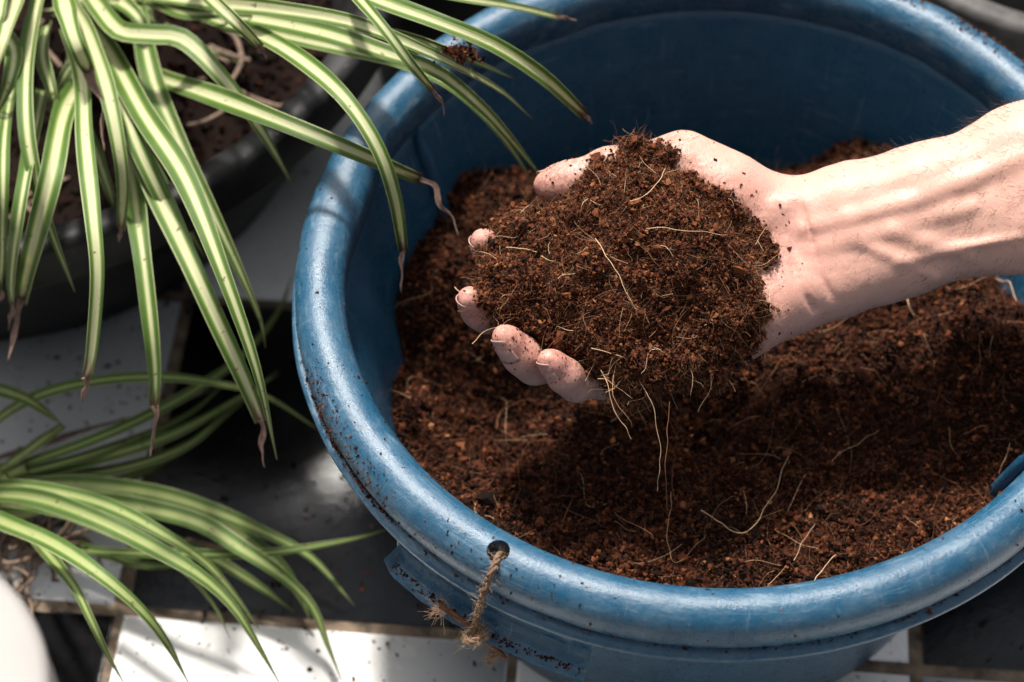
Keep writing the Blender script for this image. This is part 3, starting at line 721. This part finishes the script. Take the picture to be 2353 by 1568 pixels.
for pts, r, t in [
    ([(1368, 548, .100), (1395, 590, .102), (1425, 640, .100), (1450, 680, .096), (1470, 712, .092)], .00024, 1.), ([(1440, 462, .108), (1480, 445, .112), (1515, 418, .112), (1535, 392, .110)], .0003, .95),
    ([(1490, 526, .112), (1560, 532, .110), (1665, 538, .100)], .00024, .95), ([(1380, 845, .060), (1405, 900, .055), (1425, 955, .048), (1452, 1012, .040)], .00034, .85),
    ([(1410, 840, .060), (1415, 900, .056), (1445, 960, .046), (1450, 985, .040)], .00026, .8), ([(1462, 850, .058), (1490, 905, .052), (1510, 985, .040), (1516, 1060, .028), (1506, 1132, .014)], .00026, .9),
    ([(1360, 800, .070), (1430, 822, .066), (1490, 832, .060)], .0003, .9), ([(1375, 870, .058), (1400, 875, .056), (1455, 910, .050)], .00028, .9),
    ([(1085, 790, .052), (1120, 760, .054), (1180, 730, .06)], .00024, .9), ([(1045, 662, .060), (1062, 675, .060), (1085, 680, .06)], .0003, .95), ([(1048, 716, .056), (1078, 715, .056), (1100, 718, .056)], .00024, .9),
    ([(1165, 570, .082), (1200, 573, .084), (1235, 577, .085)], .00028, .95), ([(1245, 585, .085), (1275, 598, .087)], .00024, .95), ([(1540, 930, .045), (1535, 985, .040), (1528, 1080, .030), (1536, 1175, .012)], .0002, .5),
    ([(1730, 560, .082), (1752, 535, .082), (1760, 520, .080)], .00024, .8), ([(1755, 745, .060), (1765, 700, .068), (1772, 655, .07)], .00024, .95), ([(1395, 905, .05), (1420, 885, .054), (1445, 855, .058)], .00026, .9),
    ([(1205, 858, .046), (1225, 840, .048), (1255, 800, .054)], .0002, .7), ([(1345, 880, .05), (1360, 850, .056), (1366, 825, .058)], .00022, .9), ([(1300, 905, .035), (1330, 940, .03), (1390, 930, .03)], .0002, .4)]:
    strand([(u, v, z+HZ) for u, v, z in pts], heap, r, t)

# ================================================================== leaves
def leaf_mesh(pts, wpx, parent, stripe=.36, roll=0., brown=0., blunt=False, fold=.30, name='leaf', nref=(0, -.45, .9), n=34, base=.72, young=0.):
    P = catmull(pts, n); T = np.gradient(P, axis=0); T /= np.linalg.norm(T, axis=1)[:, None]
    ref = nrm(np.array(nref)); m = 9; V = []; tone = []; uv = []
    L = np.r_[0, np.cumsum(np.linalg.norm(np.diff(P, axis=0), axis=1))]; L /= L[-1]
    sd = rng.random()*50
    for i in range(n):
        t = L[i]; wm = wpx/ppm(P[i])
        if blunt: wd = base+(1-base)*min(1, t/.3); wd *= 1-.45*max(0, (t-.45)/.55)**1.6
        else: wd = (base+(1-base)*min(1, t/.3))*(1-max(0, (t-.38)/.62)**1.75)
        wd = max(wd, .035)*wm*(1+.05*math.sin(t*17+sd))
        lat = np.cross(T[i], ref); lat = nrm(lat) if np.linalg.norm(lat) > .05 else np.array([1., 0, 0])
        nn = np.cross(lat, T[i]); a = roll+.18*math.sin(t*5+sd)
        lat, nn = lat*math.cos(a)+nn*math.sin(a), nn*math.cos(a)-lat*math.sin(a)
        fd = fold*(1-.45*t)
        for j in range(m):
            s = j/(m-1)*2-1
            lift = (abs(s)**1.35)*fd*wd*.5-.02*wd*math.cos(s*9)
            V.append(P[i]+lat*s*wd*.5+nn*lift); uv.append((s*.5+.5, t))
            b_ = 0.
            if brown: b_ = np.clip((t-(1-brown)+.03*math.sin(s*6+sd))/.03, 0, 1)
            tone.append(b_)
    F = [(i*m+j, i*m+j+1, (i+1)*m+j+1, (i+1)*m+j) for i in range(n-1) for j in range(m-1)]
    mb = MB(); mb.add(V, F, np.array(tone)); o = mb.build(name, M['leaf'], parent); me = o.data
    sa = me.attributes.new('stripe', 'FLOAT', 'POINT'); sa.data.foreach_set('value', np.full(len(V), stripe, np.float32))
    ya = me.attributes.new('young', 'FLOAT', 'POINT'); ya.data.foreach_set('value', np.full(len(V), young, np.float32))
    ul = me.uv_layers.new(name='UVMap'); li = np.zeros(len(me.loops), np.int32); me.loops.foreach_get('vertex_index', li)
    ul.data.foreach_set('uv', np.array(uv, np.float32)[li].ravel())
    sm = o.modifiers.new('thick', 'SOLIDIFY'); sm.thickness = .0004; sm.offset = 0
    return o, P
def dry_tip(pts, w0, parent, curl=3.):
    n = 22; P = catmull(pts, n); T = np.gradient(P, axis=0); T /= np.linalg.norm(T, axis=1)[:, None]+1e-12
    V = []; m = 5; sd = rng.random()*9
    for i in range(n):
        t = i/(n-1); wd = w0/ppm(P[i])*(1-t)**.75*(.75+.25*math.cos(t*9+sd))+.0003
        lat = nrm(np.cross(T[i], np.array([0, -.45, .9]))); nn = np.cross(lat, T[i]); a = curl*t*math.sin(t*3+sd)
        l2 = lat*math.cos(a)+nn*math.sin(a); n2 = nn*math.cos(a)-lat*math.sin(a)
        for j in range(m):
            s = j/(m-1)*2-1; V.append(P[i]+l2*s*wd*.5+n2*(s*s*.45+.1*math.sin(7*t+j*2+sd))*wd)
    V = np.array(V); V += .0005*np.stack([vnoise(V, .004, k) for k in (4, 5, 6)], -1)
    F = [(i*m+j, i*m+j+1, (i+1)*m+j+1, (i+1)*m+j) for i in range(n-1) for j in range(m-1)]
    mb = MB(); mb.add(V, F); o = mb.build('dry_tip', M['dry'], parent)
    sm = o.modifiers.new('thick', 'SOLIDIFY'); sm.thickness = .0004; sm.offset = 0
    return o
def arcz(px, z0, h, z1):
    px = np.array(px, float); d = np.r_[0, np.cumsum(np.hypot(*np.diff(px, axis=0).T))]; t = d/d[-1]
    return [at(u, v, z0*(1-s)+z1*s+4*h*s*(1-s)) for (u, v), s in zip(px, t)]
def leaf(parent, px, w, z, stripe=.36, tip=None, tipw=None, **kw):
    P = arcz(px, *z); o, _ = leaf_mesh(P, w, parent, stripe, blunt=tip is not None, brown=.035 if tip is not None else .02, **kw)
    if tip is not None:
        zt = z[2]; Q = [P[-1]-(P[-1]-P[-2])*.04]+[at(u, v, zt-.004-.006*i) for i, (u, v) in enumerate(tip)]
        dry_tip(Q, tipw or w*rng.uniform(.28, .5), o, rng.uniform(.5, 3.))
    return o
plant = tag(empty('spider_plant'), 'large spider plant with arching green and cream leaves in the black pot', 'plant')
z_ = .0
LV = [
 # centre line in picture positions, width, (height at base, arch, height at tip), stripe, dry tip
 ([(60, -60), (20, 60), (-10, 150), (-50, 240)], 46, (.03, .03, .02), .55, None),
 ([(112, -60), (85, 30), (64, 170), (68, 330), (108, 500), (172, 672)], 50, (.03, .05, .00), .42, None),
 ([(135, -50), (155, 40), (178, 110), (205, 165)], 52, (.03, .03, .05), .50, [(215, 200), (238, 240), (232, 290), (240, 350)]),
 ([(150, 60), (188, 170), (196, 320), (214, 500), (224, 640), (210, 820), (198, 868)], 46, (.02, .06, .02), .52, [(200, 885), (192, 905), (190, 928)]),
 ([(170, 10), (205, 80), (245, 200), (272, 330), (284, 430), (279, 525)], 42, (.02, .05, .02), .48, [(277, 540), (272, 555)]),
 ([(190, 40), (250, 115), (330, 262), (425, 410), (510, 620), (590, 850), (636, 1056)], 60, (.0, .075, -.01), .42, None),
 ([(310, -40), (325, 60), (355, 190), (410, 320), (480, 470), (555, 630), (600, 740), (610, 800)], 52, (.0, .045, -.03), .26, None),
 ([(230, 120), (275, 220), (315, 335), (375, 460), (415, 545), (430, 585)], 46, (.0, .05, .0), .46, [(438, 600), (450, 622)]),
 ([(250, 200), (330, 380), (430, 590), (495, 730), (560, 870), (600, 968)], 56, (-.01, .05, -.02), .40, [(606, 990), (603, 1030), (608, 1075)]),
 ([(270, 260), (300, 390), (326, 560), (348, 740), (358, 860), (356, 935)], 52, (-.02, .045, -.02), .34, [(360, 960), (350, 1000), (346, 1050)]),
 ([(190, -40), (225, 15), (275, 72), (345, 82), (420, 92), (500, 168), (575, 262), (630, 350), (672, 424)], 52, (.02, .055, .01), .42, None),
 ([(420, -80), (480, -10), (545, 52), (598, 108)], 38, (.05, .03, .07), .52, [(604, 120), (612, 134)]),
 ([(480, 40), (600, 85), (700, 145), (795, 230), (868, 340), (908, 455), (928, 580)], 44, (.02, .07, .02), .42, [(926, 610), (924, 640), (922, 672)]),
 ([(330, 165), (390, 188), (510, 228), (660, 285), (800, 342), (930, 398), (965, 412)], 50, (-.02, .06, .025), .36, [(1000, 430), (1012, 470), (1040, 500), (1056, 545)]),
 ([(600, -90), (760, -40), (880, 8), (1005, 52), (1135, 105), (1250, 180), (1345, 268)], 48, (.04, .06, .04), .36, [(1352, 275), (1362, 284)]),
 ([(340, -10), (500, 8), (640, 22), (810, 52), (955, 108), (1065, 160), (1155, 212), (1225, 276)], 42, (.0, .08, .03), .46, None),
 ([(440, 20), (600, 45), (750, 78), (885, 122), (1005, 165), (1105, 245), (1180, 328), (1250, 415)], 50, (-.01, .09, -.01), .36, None),
 ([(470, 40), (700, 95), (900, 140), (1020, 190), (1110, 265), (1180, 350), (1228, 425)], 38, (-.02, .08, -.025), .36, None),
 ([(760, -70), (822, -5), (880, 62), (945, 148), (995, 208)], 30, (.09, .03, .09), .40, [(1003, 220), (1018, 238), (1020, 266)]),
 ([(780, -60), (940, -28), (1080, 0), (1190, 18), (1285, 40)], 27, (.05, .03, .04), .42, [(1300, 42), (1325, 48)]),
 ([(640, 30), (800, 58), (940, 85), (1050, 125), (1120, 155), (1188, 184)], 26, (.0, .07, .03), .42, None),
 ([(-20, 60), (30, 110), (20, 190), (-20, 290)], 45, (.0, .04, .0), .40, None),
 ([(200, 170), (150, 260), (118, 400), (78, 560), (50, 690)], 56, (-.01, .085, -.02), .40, [(40, 720), (32, 770), (18, 830)]),
 ([(100, 210), (70, 360), (45, 500), (28, 640), (30, 700)], 42, (-.01, .075, -.02), .34, [(28, 720), (20, 760)]),
 ([(40, 150), (12, 300), (6, 450), (4, 600), (-2, 660)], 34, (.0, .065, -.01), .34, [(6, 680), (-8, 700)]),
 ([(200, 300), (232, 380), (255, 450), (270, 515)], 34, (-.02, .02, -.01), .34, None),
 ([(110, 60), (100, 130), (122, 220), (128, 300)], 40, (-.01, .03, -.01), .30, None),
 ([(220, 40), (190, 120), (150, 170), (110, 260)], 36, (-.02, .02, -.02), .35, None),
 ([(270, 250), (340, 370), (400, 470), (470, 590)], 36, (-.03, .03, -.03), .34, None),
 ([(380, 60), (430, 95), (480, 115), (560, 150)], 20, (-.04, .02, -.02), .40, None),
 ([(330, -20), (420, 30), (560, 30), (700, 58)], 34, (-.02, .05, .0), .30, None),
 ([(240, -20), (300, 20), (330, 60), (345, 120)], 46, (-.02, .03, -.01), .38, None),
 ([(10, -40), (-5, 40), (-30, 120)], 40, (.04, .02, .03), .50, None),
 ([(180, 60), (165, 200), (200, 320), (260, 420)], 30, (-.04, .03, -.03), .36, None),
]
for px, wv, zz, st, tp in LV:
    low = px[-1][1] > 400 and px[-1][0] < 720
    if low: zz = (zz[0]-.012, zz[1]*.88, zz[2]-.035)
    leaf(plant, px, wv*.97, zz, st*rng.uniform(.68, 1.12), tp, roll=rng.uniform(-.25, .25), fold=rng.uniform(.25, .6))
# short leaf bases packed round the crown
for k in range(26):
    a = rng.uniform(0, 2*math.pi); c0 = np.array([250, -10]); L0 = rng.uniform(60, 170)
    d = np.array([math.cos(a)*1.1, math.sin(a)*.8])
    leaf(plant, [c0+d*10+rng.normal(0, 30, 2), c0+d*L0*.5+rng.normal(0, 10, 2), c0+d*L0], rng.uniform(26, 42), (-.05, .035, -.02), rng.uniform(.25, .45), None, n=14)
mb = MB()
for k in range(14):
    p = at(250+rng.normal(0, 45), -10+rng.normal(0, 30), -.055); mb.tube([p, p+[rng.normal(0, .01), rng.normal(0, .01), .05]], [.009, .005], 7)
mb.build('plant_crown', M['stem'], plant)

young = tag(empty('spider_plant'), 'bare rooted spider plant lying on the tiles, narrow leaves fanning right', 'plant')
LY = [
 ([(-90, 1150), (0, 1137), (95, 1148), (215, 1191), (336, 1250), (458, 1322), (532, 1390), (580, 1462), (648, 1580)], 46, (-.17, .055, -.16), .30),
 ([(-90, 1135), (0, 1118), (122, 1130), (243, 1161), (365, 1222), (471, 1292), (545, 1375), (596, 1448)], 38, (-.17, .045, -.17), .30),
 ([(-60, 1160), (100, 1170), (213, 1206), (395, 1292), (486, 1382), (529, 1468)], 26, (-.17, .035, -.175), .25),
 ([(-100, 1150), (0, 1197), (122, 1250), (228, 1320), (319, 1397), (380, 1473), (436, 1575)], 44, (-.16, .065, -.15), .36),
 ([(40, 1200), (97, 1258), (167, 1342), (207, 1420), (243, 1496), (290, 1580)], 27, (-.17, .055, -.16), .30),
 ([(-40, 1120), (154, 1114), (342, 1132), (479, 1171), (616, 1228), (718, 1284), (815, 1392)], 46, (-.18, .03, -.19), .30),
 ([(60, 1130), (274, 1158), (445, 1197), (547, 1256), (650, 1325), (718, 1395), (752, 1480), (785, 1564)], 46, (-.175, .03, -.185), .32),
 ([(380, 1230), (496, 1287), (598, 1349), (676, 1406)], 28, (-.185, .012, -.195), .28),
 ([(120, 1255), (222, 1268), (445, 1274), (616, 1270), (805, 1240), (905, 1212)], 26, (-.185, .018, -.165), .20),
 ([(140, 1240), (239, 1272), (325, 1298), (430, 1304)], 26, (-.19, .006, -.19), .22),
 ([(480, 1180), (560, 1235), (640, 1300), (690, 1370), (715, 1430)], 40, (-.185, .015, -.19), .30),
 ([(-80, 1040), (0, 960), (103, 904), (239, 874), (376, 867), (513, 884), (616, 913), (735, 990)], 27, (-.17, .055, -.17), .26),
 ([(-80, 880), (0, 897), (68, 922), (146, 978)], 30, (-.14, .02, -.155), .34),
 ([(146, 978), (100, 1012), (50, 1048), (-30, 1100)], 30, (-.155, .005, -.17), .34),
 ([(-60, 1100), (60, 1065), (190, 1020), (320, 965), (450, 895), (560, 815), (640, 715), (672, 630)], 27, (-.175, .025, -.18), .24),
 ([(-60, 1095), (60, 1085), (210, 1058), (400, 998), (560, 908), (640, 860)], 32, (-.18, .018, -.185), .28),
 ([(-60, 1105), (100, 1092), (260, 1082), (420, 1030), (520, 950), (640, 850)], 30, (-.185, .015, -.19), .26),
 ([(-80, 1125), (60, 1112), (220, 1112), (330, 1085), (430, 1035)], 28, (-.185, .012, -.192), .24),
 ([(-80, 1112), (80, 1080), (240, 1035), (420, 960), (520, 880)], 24, (-.18, .02, -.185), .30),
 ([(-60, 1150), (80, 1165), (200, 1185), (330, 1220)], 30, (-.185, .01, -.19), .25),
]
for px, wv, zz, st in LY:
    leaf(young, px, wv, zz, st, None, roll=rng.uniform(-.2, .2), fold=rng.uniform(.15, .3), nref=(0, -.3, .95), base=.6, young=1.)
mb = MB(); c0 = at(-60, 1150, -.185)
for k in range(8): mb.tube([c0+rng.normal(0, .012, 3)*[1, 1, .2], c0+np.array([rng.uniform(0, .05), rng.normal(0, .02), .02])], [.008, .004], 7)
mb.build('plant_crown', M['stem'], young)
mb = MB()
for k in range(46):
    p = at(rng.uniform(-40, 120), rng.uniform(1225, 1285), -.19); d = np.array([rng.normal(.2, 1), rng.normal(0, .6), rng.normal(.15, .2)]); Ls = rng.uniform(.02, .06)
    P = [p]
    for i in range(5): d = nrm(d+rng.normal(0, .5, 3)*[1, 1, .4]); P.append(np.maximum(P[-1]+d*Ls/5, [-9, -9, .002]))
    mb.tube(catmull(P, 12), rng.uniform(.0006, .0016), 5)
for pts in ([(45, 1230), (90, 1205), (110, 1180), (102, 1125)], [(48, 1180), (85, 1200), (95, 1240)], [(110, 1240), (115, 1200), (108, 1170)], [(215, 1262), (280, 1270), (340, 1268)], [(430, 1240), (480, 1252), (545, 1265)], [(450, 1255), (520, 1258), (560, 1275)]):
    mb.tube(catmull([at(u, v, -.186+.01*math.sin(i)) for i, (u, v) in enumerate(pts)], 14), .0011, 5)
mb.build('roots', M['root'], young)
ds = tag(dry_tip([at(-30, 1062, -.19), at(90, 1022, -.188), at(200, 986, -.187), at(330, 952, -.188), at(500, 892, -.19)], 16, None, 1.), 'long dried brown leaf lying across the white tile behind the young plant', 'dead leaf')
ds.name = 'dead_leaf'

# ================================================================== pots
def pot(name, c, R, z1, z0, Rb, mat, label, rimh=.025, lip=.008, thick=.004, nseg=120):
    e = tag(empty(name), label, 'pot')
    def fn(r, p, z): return np.stack([c[0]+r*np.cos(p), c[1]+r*np.sin(p), z], -1)
    lathe_obj('rim', mat, e, [(R-lip, z1-rimh), (R, z1-rimh+.001), (R+.001, z1-rimh+.004), (R, z1-.004), (R-.0015, z1), (R-.008, z1+.0015), (R-.016, z1-.001), (R-.022, z1-.006), (R-.024, z1-.012), (R-.022, z1-rimh)], nseg, fn=fn)
    lathe_obj('body', mat, e, [(R-.019, z1-.010), (R-.021, z1-rimh), (Rb-thick, z0+.006), (.001, z0+.006), (.001, z0+.001), (Rb, z0+.001), (Rb+.002, z0+.004), (R-.012, z1-rimh-.002), (R-.012, z1-rimh+.004)], nseg, fn=fn)
    return e
PC = np.array([-.449, .303])
pot('plant_pot', PC, .281, ZF-.022, 0, .198, M['black'], 'wide black plastic pot holding the large spider plant', rimh=.030)
# soil of the big pot
mb = MB(); g = np.linspace(-.25, .25, 90); X, Y = np.meshgrid(g, g, indexing='ij'); rr = np.hypot(X, Y); s_ = np.where(rr > .222, .222/np.maximum(rr, 1e-9), 1); X, Y = X*s_, Y*s_
def hp_(x, y):
    P = np.stack([x, y, 0*x], -1); c0 = at(250, 0, -.06)
    return ZF-.118+.008*vnoise(P, .05)+.004*vnoise(P, .018, 3)+.075*np.exp(-((x+PC[0]-c0[0])**2+(y+PC[1]-c0[1])**2)/.08**2)
Vp = np.stack([X+PC[0], Y+PC[1], hp_(X, Y)], -1).reshape(-1, 3); idx = np.arange(8100).reshape(90, 90); F = np.stack([idx[:-1, :-1], idx[1:, :-1], idx[1:, 1:], idx[:-1, 1:]], -1).reshape(-1, 4)
F = F[(rr[:-1, :-1] < .228).reshape(-1)]
psoil = tag(empty('pot_soil'), 'old dark soil with pale dry roots in the black pot', 'soil', kind='stuff')
mb.add(Vp, F, .03); mb.build('soil_surface', M['soil'], psoil)
mb = MB(); x, y = disc(7000, .222); crumbs(mb, np.stack([x+PC[0], y+PC[1], hp_(x, y)], -1), np.exp(rng.normal(math.log(.0018), .45, 7000)), np.clip(rng.normal(.07, .12, 7000), 0, .6)); mb.build('soil_crumbs', M['soil'], psoil, smooth=False)['kind'] = 'stuff'
mb = MB()
for k in range(18):
    a_, r_ = rng.uniform(-1.7, .9), (.215)*math.sqrt(rng.random()); x, y = r_*math.cos(a_), r_*math.sin(a_); d = rng.normal(size=3)*[1, 1, .3]; P = [np.array([x+PC[0], y+PC[1], float(hp_(np.array(x), np.array(y)))+.001])]
    for i in range(5): d = nrm(d+rng.normal(0, .45, 3)*[1, 1, .3]); P.append(P[-1]+d*rng.uniform(.005, .013)*[1, 1, .25])
    mb.tube(catmull(P, 12), rng.uniform(.0006, .0019), 5)
for pts in ([(430, 290), (470, 280), (510, 258), (530, 235)], [(470, 105), (500, 115), (540, 130), (575, 140)], [(500, 60), (540, 85), (555, 140), (530, 190)]):
    mb.tube(catmull([at(u, v, -.075) for u, v in pts], 16), .0015, 6)
mb.build('dry_roots', M['root'], psoil)['kind'] = 'stuff'
c2 = at(2420, -190, -.03)
pot('flower_pot', c2[:2], .115, ZF-.02, 0, .085, M['grey'], 'dark grey pot behind the tub in the upper right corner')
c3 = at(1130, -330, -.02)
pot('flower_pot', c3[:2], .10, ZF-.01, 0, .08, M['black'], 'black pot behind the upper left rim of the tub')
c4 = at(-335, 1640, .16); bk = pot('bucket', c4[:2], .0715, ZF+.16, 0, .064, M['white'], 'white plastic bucket with a flat lid, cut off by the lower left corner')
def fn4(r, p, z): return np.stack([c4[0]+r*np.cos(p), c4[1]+r*np.sin(p), z], -1)
lathe_obj('lid', M['white'], bk, [(.001, ZF+.159), (.062, ZF+.159), (.0705, ZF+.1605), (.0730, ZF+.1625), (.0720, ZF+.1650), (.0690, ZF+.1662), (.001, ZF+.1666)], 120, fn=fn4)

# ================================================================== twine and twig
def rope(pts, r, name, parent, label=None, cat=None, turns=260.):
    P = catmull(pts, 26*len(pts)); L = np.r_[0, np.cumsum(np.linalg.norm(np.diff(P, axis=0), axis=1))]
    T = np.gradient(P, axis=0); T /= np.linalg.norm(T, axis=1)[:, None]; a = nrm(np.cross(T[0], [0, 0, 1.]) if abs(T[0][2]) < .9 else np.cross(T[0], [1., 0, 0])); A = []
    for t in T: a = nrm(a-t*np.dot(a, t)); A.append(a)
    A = np.array(A); B = np.cross(T, A); mb = MB()
    for k in range(3):
        ph = L*turns*2+k*2*math.pi/3; Q = P+r*.52*(A*np.cos(ph)[:, None]+B*np.sin(ph)[:, None]); Q += .00018*np.stack([vnoise(Q, .002, k+j) for j in (1, 2, 3)], -1)
        mb.tube(Q, r*.56*(1+.22*vnoise(Q, .003, k)), 7)
    o = mb.build(name, M['twine'], parent)
    n = 240; i = rng.integers(0, len(P), n); m2 = MB(); D = rng.normal(size=(n, 3))*.8+T[i]*rng.choice([-1, 1], (n, 1)); fibres(m2, P[i]+D*r*.4, D, rng.uniform(.002, .006, n), np.full(n, .00006), np.full(n, .9), .6)
    m2.build('fuzz', M['fibre'], o)['kind'] = 'stuff'
    return o
tn = tag(empty('twine'), 'frayed brown jute twine looped through the hole in the rim', 'twine')
rope([hp+np.array([.004, .004, -.012]), at(1150, 1275, .0175), at(1140, 1290, .0235), at(1128, 1318, .022), at(1116, 1345, .013), at(1106, 1378, .0035), at(1096, 1412, -.012), at(1090, 1440, -.0255), at(1086, 1462, -.030)], .0016, 'strand', tn)
kc = at(1090, 1448, -.026); kp = [kc+np.array([math.cos(a)*.0042, -.003+math.sin(a)*.0038, math.sin(a*1.5)*.003]) for a in np.linspace(0, 7.5, 9)]
rope(kp, .0015, 'knot', tn)
rope([at(1092, 1460, -.030), at(1110, 1470, -.033), at(1132, 1480, -.036), at(1140, 1495, -.040), at(1128, 1512, -.044), at(1124, 1522, -.047)], .0016, 'loose_end', tn)
n = 60; m2 = MB(); P0 = np.repeat(at(1020, 1400, -.024)[None], n, 0)+rng.normal(0, .0015, (n, 3)); D = rng.normal(size=(n, 3))*.55+nrm(at(990, 1420, -.03)-at(1040, 1405, -.025)); fibres(m2, P0, D, rng.uniform(.003, .011, n), np.full(n, .00009), np.full(n, .75), .4, 6); m2.build('frayed_fibres', M['fibre'], tn)['kind'] = 'stuff'
tg = MB(); Pt = catmull([at(1010, 1390, -.022), at(1050, 1418, -.027), at(1090, 1447, -.030), at(1130, 1482, -.034), at(1163, 1516, -.038)], 40); tg.tube(Pt, .0017*(1+.35*vnoise(Pt, .004))*np.linspace(1.1, .75, 40), 8)
tag(tg.build('twig', M['twig']), 'short dark twig held by the twine knot under the rim', 'twig')

# ================================================================== loose dirt
mb = MB()
ph = R_(1)*np.r_[rng.uniform(172, 222, 520), rng.normal(207, 9, 420), rng.uniform(222, 330, 330)]
V0 = tw(rng.normal(.2176, .0011, len(ph)), ph, rng.normal(.0036, .0006, len(ph))); crumbs(mb, V0, np.exp(rng.normal(math.log(.00042), .45, len(ph))), tones(len(ph), .45))
def on_rim(n, phc, sp, tlo, thi):
    ph = np.radians(rng.normal(phc, sp, n)); t = np.radians(rng.uniform(tlo, thi, n)); return tw(RC+(RA+.0001)*np.cos(t), ph, ZC+(RB+.0001)*np.sin(t))
P = np.concatenate([on_rim(420, 208, 13, -10, 60), on_rim(160, 195, 30, 0, 170), on_rim(160, 260, 45, 0, 150), on_rim(700, 52, 9, 25, 100)]); crumbs(mb, P, np.exp(rng.normal(math.log(.00034), .45, len(P))), tones(len(P), .42))
# on the lug, on the leaves, on finger tips and the tiles
pl = np.radians(rng.uniform(-137, -109, 420)); crumbs(mb, tw(rng.normal(.2225, .0016, 420), pl, np.full(420, -.0258)), np.minimum(np.exp(rng.normal(math.log(.00042), .45, 420)), .0009), tones(420, .35))
tagd = tag(mb.build('scattered_soil', M['soil'], smooth=False), 'loose brown crumbs of coir lying on the blue rim', 'soil', kind='stuff')
mb = MB(); n = 2600; x, y = rng.uniform(-.5, .3, n), rng.uniform(-.25, .16, n); crumbs(mb, np.stack([x, y, np.full(n, .0006)], -1), np.exp(rng.normal(math.log(.0006), .6, n)), tones(n, .2))
tag(mb.build('floor_dirt', M['soil'], smooth=False), 'small dark specks of soil strewn on the tiles', 'soil', kind='stuff')
# clump of coir caught on the leaves over the rim
mb = MB(); c0 = at(1052, 122, .081); k = 190; q = rng.normal(size=(k, 3))*[.0055, .003, .0013]; crumbs(mb, c0+q, np.exp(rng.normal(math.log(.0008), .4, k)), tones(k, .4))
n = 40; fibres(mb, np.repeat(c0[None], n, 0)+rng.normal(0, .004, (n, 3)), rng.normal(size=(n, 3)), rng.uniform(.004, .011, n), np.full(n, .00022), rng.uniform(.35, .6, n))
tag(mb.build('coir_clump', M['soil'], smooth=False), 'tuft of coir caught on a spider plant leaf above the tub', 'coir')
# crumbs stuck to the skin
mb = MB(); tipsP = np.array([q[-1][0] for q in tips.values()]); dd = np.min(np.linalg.norm(V[:, None]-tipsP[None], axis=2), 1) if len(V) < 400000 else None
near = np.where((dd < .016) & (nrmv[:, 2] > -.1))[0]; k = rng.choice(near, 260); crumbs(mb, V[k], np.exp(rng.normal(math.log(.00036), .4, 260)), tones(260, .35))
near = np.where((hd < .016) & (nrmv[:, 2] > -.2))[0]; wq = np.exp(-hd[near]/.004); k = rng.choice(near, 900, p=wq/wq.sum()); crumbs(mb, V[k], np.exp(rng.normal(math.log(.00040), .5, 900)), tones(900, .45))
near = np.where((V[:, 0] < .06) & (nrmv[:, 2] > 0))[0]; k = rng.choice(near, 90); crumbs(mb, V[k], np.exp(rng.normal(math.log(.00024), .35, 90)), tones(90, .4))
mb.build('stuck_crumbs', M['soil'], person, smooth=False)['kind'] = 'stuff'
